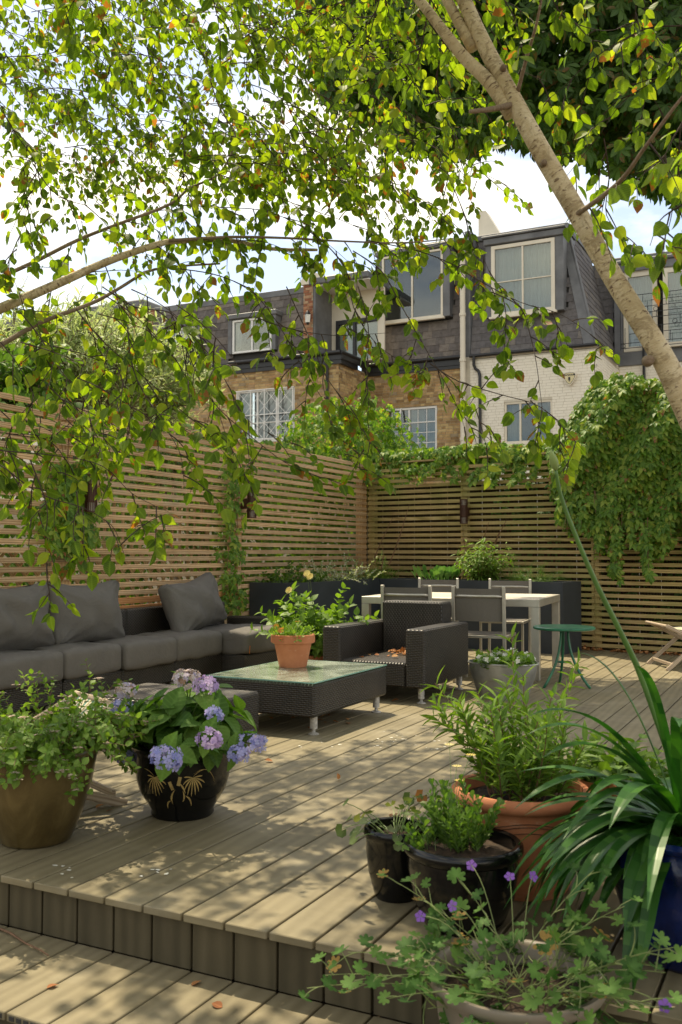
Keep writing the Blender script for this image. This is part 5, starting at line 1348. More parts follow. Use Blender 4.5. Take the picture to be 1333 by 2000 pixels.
for (hx, hy) in ((668, 1622), (800, 1560), (825, 1555)):
    p1 = dep(hx, hy, 3.35); p0 = A3(c[0], c[1], .2); s = [p0 * (1 - u) + p1 * u + A3(0, 0, .03 * math.sin(u * 3)) for u in np.linspace(0, 1, 7)]; ps.append(s); lv.append(frame(p1, A3(-.5, 0, -.6), A3(.2, -1, .4), .045))
obj('stems', stems_mb(ps, .0016, .0012, 4), M['stem'], t, kind='stuff'); scatter(t, T_HEART, lv, leafmat('violet_leaf', [(.05, .085, .02), (.09, .125, .035), (.14, .16, .05)], BROWN, .3), 60)

# blue pot with agapanthus
c = (2.225, .37)
t = pot('potted_agapanthus', 'tall cobalt blue pot with arching dark strap leaves and one bud stem', c, [(0, 0), (.14, 0), (.15, .01), (.185, .09), (.215, .19), (.226, .26), (.220, .315), (.212, .325), (.224, .332), (.230, .345), (.222, .358), (.204, .355), (.196, .31)], 'blueglaze', soil=(.20, .32))
def strap(s, w0, nrm0=None, fold=.25):
    "blade along a polyline"
    mb = MB(); n = len(s); L_, C_, R_ = [], [], []
    side = None
    for i in range(n):
        tdir = unit(s[min(i + 1, n - 1)] - s[max(i - 1, 0)]); sd = np.cross(tdir, (0, 0, 1)); 
        sd = unit(sd) if np.linalg.norm(sd) > .15 else (side if side is not None else A3(1, 0, 0))
        if side is not None: sd = unit(side * .6 + sd * .4)
        side = sd; nn = np.cross(sd, tdir); u = i / (n - 1)
        w = w0 * min(1, .55 + u * 1.8) * (1 - max(0, (u - .55) / .45) ** 2.2); w = max(w, .0006)
        L_.append(s[i] - sd * w + nn * w * fold); C_.append(s[i]); R_.append(s[i] + sd * w + nn * w * fold)
    for i in range(n - 1):
        for a, b, u0, u1 in ((L_, C_, -.5, 0), (C_, R_, 0, .5)): mb.face([a[i], b[i], b[i + 1], a[i + 1]], [(u0, i / n * 6), (u1, i / n * 6), (u1, (i + 1) / n * 6), (u0, (i + 1) / n * 6)])
    return mb
for i in range(150):
    a = U(0, 6.28) if i % 3 else math.pi + U(-1.1, 1.1) * 1.0 + .3; d = A3(math.cos(a), math.sin(a), 0); r0 = .10 * math.sqrt(U(0, 1))
    if d @ -unit(A3(AX_F[0], AX_F[1], 0)) > .25 and rnd.random() < .45: continue
    el = U(.1, 1.1) if i % 4 else U(.6, 1.2); s = curve((c[0] + d[0] * r0, c[1] + d[1] * r0, .33), d + A3(0, 0, el), U(.32, .55), U(1.2, 2.4), .05, 16)
    obj('leaf', strap(s, U(.017, .027)), M['leaf_strap'], t, True)
for (tx, ty, tdp) in ((1030, 1270 + 165, 2.6), (1030, 1400, 2.5), (1005, 1580, 2.4), (1065, 1700, 2.2), (1240, 1300, 2.6), (1130, 1275, 2.8), (1265, 1780, 2.2), (1190, 1620, 2.3), (1328, 1420, 2.25), (1060, 1480, 2.5), (1100, 1640, 2.3), (1150, 1560, 2.4)):
    p1 = dep(tx, ty, tdp); p0 = A3(c[0] - .03, c[1] + .02, .33); top = (p0 + p1) / 2 + A3(0, 0, .16 + .10 * U(0, 1)); s = [p0 * (1 - u) ** 2 + 2 * u * (1 - u) * top + u * u * p1 for u in np.linspace(0, 1, 16)]
    obj('leaf', strap(s, U(.015, .022) if ty < 1350 else U(.020, .028)), M['leaf_strap'], t, True)
q0 = A3(c[0] + .02, c[1] + .03, .29); st = [q0] + [dep(x, y, d_) for x, y, d_ in ((1262, 1345, 2.75), (1215, 1240, 2.72), (1165, 1140, 2.68), (1120, 1035, 2.64), (1095, 965, 2.62), (1086, 918, 2.60))]
sm = []
for i in range(len(st) - 1):
    for u in np.linspace(0, 1, 4)[:-1]:
        p_1, p0_, p1_, p2_ = st[max(i - 1, 0)], st[i], st[i + 1], st[min(i + 2, len(st) - 1)]
        sm.append(.5 * ((2 * p0_) + (-p_1 + p1_) * u + (2 * p_1 - 5 * p0_ + 4 * p1_ - p2_) * u * u + (-p_1 + 3 * p0_ - 3 * p1_ + p2_) * u ** 3))
sm.append(st[-1])
obj('flower_stem', MB().tube(sm, [.0100 - .0062 * i / len(sm) for i in range(len(sm))], 10), simple('bud_green', (.085, .17, .035), .45, var=.2, nscale=12), t, True)
bt = st[-1]; bd = unit(dep(1078, 885, 2.58) - bt); obj('flower_bud', MB().tube([bt + bd * x for x in (0, .004, .012, .024, .036, .046, .054, .062)], [.004, .007, .0105, .0118, .0105, .0078, .0045, .001], 12), simple('bud_pale', (.22, .30, .09), .5, var=.15, nscale=30), t, True)

# taupe bowl with geranium
c = (1.90, -.24); zb = -.180
t = pot('potted_geranium', 'wide taupe bowl with a sprawling violet cranesbill at the bottom', c, [(0, 0), (.12, 0), (.13, .008), (.165, .11), (.186, .21), (.192, .265), (.204, .277), (.212, .291), (.208, .303), (.198, .303), (.188, .292), (.178, .24)], 'taupe', z0=zb, soil=(.18, .247))
ps, lv, fm = [], [], []
for i in range(54):
    p, d, q = C3(c, .14, zb, .245); s = curve(p, d * U(.3, 1.6) + A3(0, 0, U(.4, 1.1)), U(.08, .24), U(.4, 1.1), .28, 9); ps.append(s)
    for a_, b_ in along(s, 3, .45):
        s2 = curve(a_, b_ + rdir() * .9 + A3(0, 0, .5), U(.03, .08), .3, .2, 4); ps.append(s2)
        lv.append(frame(s2[-1], A3(b_[0], b_[1], U(-.2, .3)) + rdir() * .5, A3(0, -.25, 1) + rdir() * .55, U(.032, .054)))
tips = [((632, 1905), 2.25, 1), ((600, 1930), 2.2, 0), ((680, 1860), 2.3, 0), ((770, 1720), 2.5, 0), ((820, 1750), 2.4, 1), ((1220, 1770), 2.25, 0), ((1300, 1900), 2.0, 1), ((1160, 1700), 2.35, 0), ((1260, 1880), 2.05, 0), ((1320, 1850), 2.0, 0), ((760, 1950), 2.1, 0), ((900, 1720), 2.4, 0), ((1250, 1960), 1.95, 0), ((690, 1915), 2.15, 0)]
for (hx, hy), dd, f in tips:
    p1 = dep(hx, hy, dd); p0 = A3(c[0] + U(-.05, .05), c[1] + U(-.05, .05), zb + .24); md = (p0 + p1) / 2 + A3(0, 0, .05); s = [p0 * (1 - u) ** 2 + 2 * u * (1 - u) * md + u * u * p1 for u in np.linspace(0, 1, 10)]; ps.append(s)
    for a_, b_ in along(s, 6, .35):
        s2 = curve(a_, b_ + rdir() * .9 + A3(0, 0, .6), U(.03, .07), .3, .2, 4); ps.append(s2)
        lv.append(frame(s2[-1], A3(b_[0], b_[1], 0) + rdir() * .6, A3(0, -.25, 1) + rdir() * .5, U(.026, .046)))
for (hx, hy), dd in (((921, 1690), 2.45), ((996, 1713), 2.4), ((1041, 1712), 2.4), ((883, 1769), 2.35), ((822, 1790), 2.35), ((1298, 1964), 1.95)):
    p1 = dep(hx, hy, dd); p0 = A3(c[0], c[1], zb + .26) * .6 + p1 * .4; ps.append([p0 * (1 - u) + p1 * u + A3(0, 0, .03 * math.sin(u * 3.1)) for u in np.linspace(0, 1, 7)]); fm.append(frame(p1, rdir(), -AX_F + A3(0, 0, .5) + rdir() * .5, .015))
obj('stems', stems_mb(ps, .0016, .0010, 4), simple('pale_stem', (.16, .20, .06), .6, var=.3, nscale=25), t, kind='stuff'); scatter(t, T_GERAN, lv, leafmat('geranium_leaf', [(.022, .065, .010), (.04, .10, .015), (.065, .14, .022), (.12, .20, .04)], ((.28, .18, .05), .08), .28, .6, 7, .2, .3), 240); flowers(t, T_FIVE, fm, 'petal_violet', 'flower')

# ------------------------------------------------------------------ plants in the troughs
def bed_plant(name, label, cx, cy, rx, ry, z, n, L0, L1, tm, mat, size, nl, spread=.7, droop=.4, cat='plant', arr='alt', flower=None, ang=.9, stem='stem', indiv=120):
    t = thing(name, label, cat, (cx, cy, z)); ps, lv, fm = [], [], []
    for i in range(n):
        x, y = cx + U(-rx, rx), cy + U(-ry, ry); a = U(0, 6.28); s = curve((x, y, z), A3(math.cos(a), math.sin(a), 0) * U(.05, spread) + A3(0, 0, 1), U(L0, L1), droop, .14, 8); ps.append(s); lv += leafy(s, nl, size, ang, arr, .1)
        if flower and rnd.random() < flower[1]:
            for a_, b_ in along(s, 12, .55): fm.append(frame(a_ + rdir() * .006, rdir(), rdir(), .007))
    obj('stems', stems_mb(ps, .002, .001, 4), M[stem], t, kind='stuff'); scatter(t, tm, lv, M[mat], indiv)
    if fm: flowers(t, T_FIVE, fm, flower[0], 'flower', 40)
    return t
bed_plant('catmint', 'soft grey-green catmint with pale flower spikes spilling from the corner planter', -2.62, 7.7, .22, .5, .76, 60, .16, .42, T_SPOON, 'leaf_olive', .028, 18, 1.0, .9, flower=('petal_white', .7))
bed_plant('low_shrub', 'loose low green plant at the near end of the corner planter', -2.72, 6.75, .2, .38, .76, 40, .10, .30, T_OVATE, 'leaf_hedge', .038, 12, 1.0, .7)
bed_plant('fern', 'arching fern in the corner between the two planters', -2.55, 8.6, .12, .14, .76, 26, .25, .45, T_NARROW, 'leaf_fresh', .05, 26, 1.2, 1.6, arr='opp', ang=1.3)
def gtop(px, zt=.77): 
    k = onY(px, 1130, 8.4); return k[0]
xb = gtop(858); t = thing('broad_leaf_plant', 'rosette of broad shiny rounded leaves behind the far chairs', 'plant', (xb, 8.42, .75)); lv = []
for i in range(70):
    a = U(0, 6.28); d = A3(math.cos(a), math.sin(a), 0); r = U(0, .3); lv.append(frame((xb + d[0] * r, 8.40 + d[1] * r * .45, .79), d * U(.3, 1.1) + A3(0, 0, U(.5, 1.3)), A3(-d[0], -d[1], 1), U(.13, .20)))
scatter(t, T_SPOON, lv, leafmat('bergenia_leaf', [(.06, .15, .03), (.10, .22, .05), (.16, .28, .07)], None, .25, .3), 70)
xe = gtop(945); bed_plant('euphorbia_shrub', 'upright shrub of narrow whorled leaves with bare reddish stems', xe, 8.42, .12, .07, .76, 60, .25, .56, T_LANCE, 'leaf_fresh', .09, 17, .95, .1, cat='shrub', stem='redstem', ang=1.15, indiv=300)
xf_ = gtop(1035); bed_plant('trailing_shrub', 'low fern-like shrub trailing over the right end of the back planter', xf_, 8.38, .25, .10, .76, 60, .14, .36, T_NARROW, 'leaf_mid', .032, 26, 1.3, 1.3, arr='opp', ang=1.1)
xg = gtop(770); tw = thing('dead_stems', 'thin bare brown stems leaning on the back fence in the corner', 'stems', (xg, 8.5, .75))
for (a, b) in (((722, 1110), (768, 1010)), ((760, 1105), (800, 985)), ((745, 1115), (748, 1065)), ((918, 1120), (905, 1050)), ((960, 1085), (990, 1015)), ((955, 1080), (975, 1040)), ((940, 1075), (955, 1020))):
    p0 = onY(*a, 8.5); p1 = onY(*b, 8.55 if a[0] < 900 else 8.3); obj('stem', MB().tube([p0, (p0 + p1) / 2 + rdir() * .02, p1], [.008, .006, .003], 5), M['redstem'], tw)

# ------------------------------------------------------------------ creepers, hedge and shrubs
def creeper(name, label, pts, mat='leaf_creeper', indiv=250, cat='creeper', strands=(), size=.075, tm=T_PALM5, kind=None, nb=.6):
    "pts: (position, outward normal) of leaf sites"
    c = np.mean([p for p, _ in pts], axis=0); t = thing(name, label, cat, tuple(c), kind=kind); lv = []
    for p, n_ in pts: lv.append(frame(p + rdir() * .03, A3(0, 0, -1) + rdir() * .55 + n_ * .35, n_ + A3(0, 0, nb) + rdir() * .35, size * U(.6, 1.2)))
    ps = list(strands)
    scatter(t, tm, lv, M[mat], indiv)
    if ps: obj('vines', stems_mb(ps, .004, .002, 4), M['redstem'], t, kind='stuff')
    return t
def blob_sites(px0, px1, top, bot, off, n, bulge, edge=.15):
    "leaf sites over a bulging mass on the back fence; top(px), bot(px) are outline heights"
    r = []
    for _ in range(n):
        px = U(px0, px1); y0, y1 = top(px), bot(px); v = U(0, 1); py = y0 + (y1 - y0) * v
        b = bulge * math.sin(math.pi * min(1, .12 + v * .95)) ** .6 * min(1, .35 + (px - px0) / 90.) * (.75 + .35 * math.sin(px * .05 + py * .03))
        dp = U(0, 1) ** 2 * .22
        q = onBack(px, py, off + b - dp); r.append((q, -BNRM + A3(0, 0, .8 * (1 - v))))
    return r
itp = lambda xs, ys: (lambda x: float(np.interp(x, xs, ys)))
topR = itp([1070, 1110, 1130, 1160, 1200, 1240, 1290, 1340, 1500], [880, 835, 790, 752, 733, 733, 745, 765, 790])
def botR(px): return 960 + 95 * min(1, max(0, (px - 1085) / 90)) + 34 * math.sin(px * .075) + 18 * math.sin(px * .21 + 1) + 12 * math.sin(px * .5)
sites = blob_sites(1080, 1480, topR, botR, .05, 6600, .42)
vines = []
for k in range(44):
    px = U(1100, 1400); y = botR(px); q = onBack(px, y - 60, .28); s = curve(q, A3(U(-.1, .1), 0, -1), U(.25, .65), .2, .07, 10); vines.append(s)
    if k % 3: sites += [(p, -BNRM) for p, _ in along(s, 13, .1)]
creeper('wall_creeper', 'dense green creeper cascading over the right half of the back fence', sites, indiv=300, strands=vines, size=.092)
topM = itp([715, 760, 800, 860, 920, 980, 1040, 1090], [885, 880, 880, 872, 868, 868, 870, 860]); botM = lambda px: 912 + 10 * math.sin(px * .09) + 8 * math.sin(px * .23)
sites = blob_sites(715, 1100, topM, botM, -.12, 1500, .2)
for k in range(26):
    px = U(720, 1095); q = onBack(px, 905, .05); s = curve(q, A3(U(-.8, .8), -.2, -.3), U(.12, .35), .8, .15, 8); sites += [(p, -BNRM) for p, _ in along(s, 8, .1)]
creeper('fence_top_creeper', 'fringe of bright creeper along the top of the back fence', sites, indiv=280, size=.082)
# mound over the corner behind the left fence
def mound(cx, cy, cz, rx, ry, rz, n):
    r = []
    for _ in range(n):
        d = rdir(); 
        if d[2] < -.5: continue
        k = U(.78, 1.05) * (1 + .13 * math.sin(d[0] * 7 + d[2] * 5) * math.cos(d[1] * 6)); r.append((A3(cx + d[0] * rx * k, cy + d[1] * ry * k, cz + d[2] * rz * k), d))
    return r
q = onX(690, 900, -3.6)
creeper('creeper_mound', 'rounded mound of creeper rising behind the fence corner', mound(-3.62, 9.85, 2.42, 1.08, .85, .88, 2900) , indiv=250, size=.085)
hs = []
for _ in range(7500): hs.append((A3(-3.42 - abs(rnd.gauss(0, .28)), U(5.9, 10.2), U(.2, 2.5)), A3(.8, -.2, .3)))
for _ in range(9000): hs.append((A3(-3.75 - abs(rnd.gauss(0, .35)), U(-.5, 6.0), U(.1, 2.6)), A3(.8, -.2, .3)))
creeper('hedge', None, hs, 'leaf_hedge', 0, None, size=.085, tm=T_OVATE, kind='stuff')
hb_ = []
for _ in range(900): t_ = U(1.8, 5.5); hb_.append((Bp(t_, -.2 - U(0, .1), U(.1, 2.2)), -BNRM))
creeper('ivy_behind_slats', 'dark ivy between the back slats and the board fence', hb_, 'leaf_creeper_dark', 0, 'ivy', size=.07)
# creeper on the left fence posts
for lab, (px, y0, y1, w, n) in (('creeper sprig climbing the post at the end of the sofa', (455, 880, 1195, 34, 190)), ('dark green creeper patch hanging over the slats above the sofa', (140, 905, 1080, 62, 420))):
    pts, vs = [], []
    for i in range(n):
        v = U(0, 1); y = y0 + (y1 - y0) * v; wd = w * (.25 + .75 * v) if px == 455 else w * (.6 + .4 * math.sin(v * 3)); x = px + rnd.gauss(0, .45) * wd; q = onX(x, y, -2.93 + U(-.05, .06)); pts.append((q, A3(1, -.3, .2)))
    for k in range(5): q = onX(px + U(-w, w) * .4, y1, -2.96); vs.append(curve(q, A3(0, U(-.2, .2), 1), 1.3, -.2, .12, 12))
    creeper('post_creeper', lab, pts, 'leaf_creeper', 150, strands=vs, size=.075)
# silvery shrub / small tree behind the left fence
def shrub_tree(name, label, c, r, zc, rz, n, tm, mat, size, trunk_r=.05, nst=70, indiv=200, cat='tree'):
    t = thing(name, label, cat, (c[0], c[1], -.4)); ps, lv = [], []
    tb_ = A3(c[0], c[1], -.4); tt = A3(c[0], c[1], zc - rz * .3); obj('trunk', MB().tube([tb_, (tb_ + tt) / 2 + A3(.05, .03, 0), tt], [trunk_r, trunk_r * .8, trunk_r * .5], 8), M['bark'], t, True)
    for i in range(nst):
        d = rdir(); d[2] = abs(d[2]) * .9 + U(-.3, .1); e = A3(c[0] + d[0] * r, c[1] + d[1] * r, zc + d[2] * rz); st_ = tt + (e - tt) * U(.1, .3) ; s = curve(st_, (e - st_) + A3(0, 0, .3), np.linalg.norm(e - st_) * U(.85, 1.1), .1, .10, 9); ps.append(s)
        for _ in range(5):
            a_, b_ = rnd.choice(along(s, 8, .3)); s2 = curve(a_, b_ + rdir() * .9 + A3(0, 0, .3), U(.2, .45) * r, .15, .15, 6); ps.append(s2); lv += leafy(s2, n, size, .8, start=.1)
        lv += leafy(s[-4:], n, size, .8, start=0)
    obj('branches', stems_mb(ps, .008, .003, 4), M['bark'], t, kind='stuff'); scatter(t, tm, lv, M[mat], indiv); return t
shrub_tree('olive_tree', 'pale silvery green bushy tree above the left fence before the brick houses', (-6.5, 7.6), 1.6, 3.15, 1.35, 16, T_LANCE, 'leaf_olive', .12, .07, 190, 300)
shrub_tree('shrub_tree', 'yellow-green bushy shrub at the left edge above the fence', (-6.3, 5.2), 1.3, 2.6, 1.05, 12, T_OVATE, 'leaf_mid', .10, .05, 80, 200, 'shrub')
shrub_tree('shrub_tree', 'dark green shrub behind the slats below the silvery tree', (-5.0, 7.6), 1.0, 1.9, .9, 12, T_LANCE, 'leaf_hedge', .10, .05, 60, 100, 'shrub')

# ------------------------------------------------------------------ trees
def spline(P, k=5):
    P = [np.array(p, float) for p in P]; o_ = []
    for i in range(len(P) - 1):
        a, b, c_, d = P[max(i - 1, 0)], P[i], P[i + 1], P[min(i + 2, len(P) - 1)]
        for u in np.linspace(0, 1, k, endpoint=False): o_.append(.5 * (2 * b + (c_ - a) * u + (2 * a - 5 * b + 4 * c_ - d) * u * u + (-a + 3 * b - 3 * c_ + d) * u ** 3))
    o_.append(P[-1]); return o_
def limb(spec, r0, r1, k=5):
    "spec: list of (px, py, depth)"
    P = spline([dep(*s) for s in spec], k); n = len(P); return P, [r0 + (r1 - r0) * (i / (n - 1)) ** .8 for i in range(n)]
TW, TL = {}, {}
def twigs_on(key, P, per_m, L0, L1, size, sub=2, rd=.0022, bias=A3(0, 0, -.35), start=.0):
    "short leafy twigs along a branch"
    P = np.array(P); ln = np.linalg.norm(np.diff(P, axis=0), axis=1).sum(); n = max(1, int(ln * per_m))
    for a_, b_ in along(P, n, start):
        s = curve(a_, b_ * U(.2, 1.1) + rdir() * .9 + bias, U(L0, L1), U(.2, .9), .10, 7); TW.setdefault(key, []).append(s)
        TL.setdefault(key, []).extend(tree_leaves(s, size))
        for _ in range(sub if rnd.random() < .6 else 0):
            c_, d_ = rnd.choice(along(s, 4, .3)); s2 = curve(c_, d_ * .6 + rdir() * .8 + bias, U(L0, L1) * .55, .6, .12, 5); TW[key].append(s2); TL[key] += tree_leaves(s2, size)
def tree_leaves(s, size):
    P = np.array(s); ln = np.linalg.norm(np.diff(P, axis=0), axis=1).sum(); k = max(2, int(ln / (size * .62))); r = []
    for i, (p, t) in enumerate(along(s, k, .08)):
        sd = unit(np.cross(t, (0, 0, 1)) + 1e-6) * (1 if i % 2 else -1); d = unit(t * .5 + sd * .9 + A3(0, 0, -.55) + rdir() * .45)
        r.append(frame(p + d * .008, d, A3(0, 0, .7) + rdir() * .85, size * U(.5, 1.2), U(.75, 1.12)))
    r.append(frame(P[-1], unit(P[-1] - P[-2]) + A3(0, 0, -.3), rdir() + A3(0, 0, .5), size * U(.8, 1.1)))
    return r
SZ = .066
# right leaning birch
tA = thing('birch_tree', 'pale leaning tree trunk crossing the top right corner, forking at the top', 'tree', (4.1, 1.3, -.4))
pA, rA = limb([(1650, 1500, 3.35), (1520, 1180, 3.4), (1400, 920, 3.45), (1338, 790, 3.5), (1290, 690, 3.52), (1200, 545, 3.56), (1130, 420, 3.6), (1060, 300, 3.64), (1000, 190, 3.7), (945, 85, 3.75), (898, -20, 3.8), (850, -140, 3.9), (760, -330, 4.1)], .088, .036, 6)
pA[0][2] = -.42
rA = [.085, .082, .079, .076, .073, .070] + [r for r in rA[6:]]
n_ = len(pA); rA = [.93 * float(np.interp(i / 6, range(13), [.072, .064, .056, .050, .045, .041, .040, .040, .037, .033, .030, .026, .02])) for i in range(n_)]
obj('trunk', MB().tube(pA, rA, 20), M['birch'], tA, True)
pB, rB = limb([(1000, 225, 3.70), (955, 160, 3.72), (905, 110, 3.74), (862, 55, 3.76), (815, -5, 3.8), (740, -90, 3.9)], .030, .017)
obj('fork_limb', MB().tube(pB, rB, 14), M['birch'], tA, True)
pB2, rB2 = limb([(925, 95, 3.77), (895, 40, 3.8), (868, -10, 3.85), (830, -80, 3.95)], .025, .018)
obj('fork_limb', MB().tube(pB2, rB2, 14), M['birch'], tA, True)
def knot(px, py, d, r):
    p = dep(px, py, d); obj('knot', MB().tube([p + AX_F * .03, p + AX_F * .004, p - AX_F * .004, p - AX_F * .001, p + AX_F * .008], [r * 1.3, r * 1.1, r * .8, r * .5, r * .1], 14), M['bark'], tA, True)
knot(1270, 703, 3.485, .017); knot(1064, 316, 3.585, .010); knot(985, 130, 3.67, .011); knot(1196, 560, 3.535, .006)
stub, rs = limb([(1000, 205, 3.68), (960, 213, 3.62), (918, 218, 3.58)], .014, .008); obj('broken_stub', MB().tube(stub, rs, 9), M['bark'], tA, True)
for spec, r0, r1 in (([(1128, 418, 3.58), (1165, 392, 3.4), (1215, 350, 3.2), (1262, 285, 3.05), (1333, 190, 2.9), (1420, 100, 2.8)], .011, .004),
                     ([(1012, 178, 3.68), (1030, 110, 3.6), (1050, 40, 3.5), (1068, -60, 3.4)], .009, .004)):
    p_, r_ = limb(spec, r0, r1); obj('side_branch', MB().tube(p_, r_, 7), M['bark'], tA, True); twigs_on('A', p_, 5, .12, .3, .07)
secA = [[(850, -60, 3.9), (816, 175 - 60, 4.0), (781, 120, 4.05), (816, 175, 4.1), (840, 230, 4.2)], [(1400, 40, 4.0), (1333, 50, 4.0), (1266, 55, 4.0), (1196, 90, 4.0), (1141, 130, 4.05), (1101, 170, 4.1), (1056, 205, 4.2)],
        [(1400, 60, 4.0), (1333, 115, 4.0), (1281, 155, 4.05), (1216, 200, 4.1), (1166, 270, 4.15), (1106, 345, 4.2)], [(1380, 200, 3.0), (1333, 240, 3.2), (1325, 330, 3.4), (1310, 430, 3.5), (1295, 475, 3.6)],
        [(1180, 270, 4.0), (1190, 345, 4.1), (1185, 420, 4.2), (1225, 470, 4.25)], [(900, -30, 4.3), (960, 60, 4.5), (1010, 130, 4.6), (1070, 160, 4.7)], [(760, -60, 4.3), (730, 40, 4.4), (716, 120, 4.6), (740, 220, 4.8), (780, 300, 4.9)],
        [(816, -40, 4.3), (870, 60, 4.6), (850, 170, 4.7), (880, 260, 4.8), (930, 330, 4.9)], [(1066, -40, 4.4), (1100, 30, 4.6), (1180, 60, 4.7), (1260, 40, 4.8)], [(1400, 240, 4.5), (1320, 300, 4.6), (1260, 330, 4.7)],
        [(1250, -60, 4.2), (1240, 60, 4.3), (1255, 150, 4.4), (1300, 230, 4.5)], [(1333, 400, 3.3), (1290, 430, 3.4), (1270, 480, 3.5)]]
for sp in secA:
    p_, r_ = limb(sp, .0065, .002); TW.setdefault('A', []).append(p_); twigs_on('A', p_, 9, .12, .30, SZ * 1.05)
# left tree with long weeping branches
tB = thing('weeping_tree', 'tree reaching in from the left with long arching branches and hanging sprays', 'tree', (-2.6, .3, -.4))
for nm, spec, r0, r1, mt in (('trunk', [(-900, 2400, 4.2), (-720, 1700, 4.3), (-560, 1100, 4.4), (-420, 800, 4.5), (-260, 690, 4.55), (-120, 645, 4.6)], .11, .04, 'birch'),
                   ('main_limb', [(-200, 672, 4.6), (-60, 630, 4.65), (0, 603, 4.7), (100, 560, 4.8), (210, 511, 4.9), (300, 480, 5.0), (345, 471, 5.05), (450, 470, 5.2), (530, 486, 5.3), (620, 488, 5.4)], .033, .008, 'birch'),
                   ('lower_limb', [(-200, 720, 4.6), (-60, 695, 4.65), (0, 674, 4.7), (80, 630, 4.8), (180, 592, 4.9), (235, 562, 4.95), (290, 530, 5.0), (350, 520, 5.1), (430, 515, 5.2)], .018, .005, 'bark'),
                   ('upper_limb', [(-200, 640, 4.7), (-40, 560, 4.8), (60, 515, 4.9), (150, 470, 5.0), (225, 440, 5.05), (330, 400, 5.1), (370, 368, 5.2), (425, 342, 5.3), (452, 300, 5.4), (460, 262, 5.5), (425, 200, 5.5), (395, 90, 5.5)], .014, .003, 'bark'),
                   ('upper_limb', [(330, 470, 5.0), (450, 463, 5.15), (560, 465, 5.25), (667, 471, 5.3), (790, 474, 5.4), (891, 465, 5.5)], .010, .003, 'bark')):
    p_, r_ = limb(spec, r0, r1); obj(nm, MB().tube(p_, r_, 14 if r0 > .03 else 8), M[mt], tB, True)
    if nm == 'trunk': pass
    else: twigs_on('B', p_, 7, .15, .34, SZ)
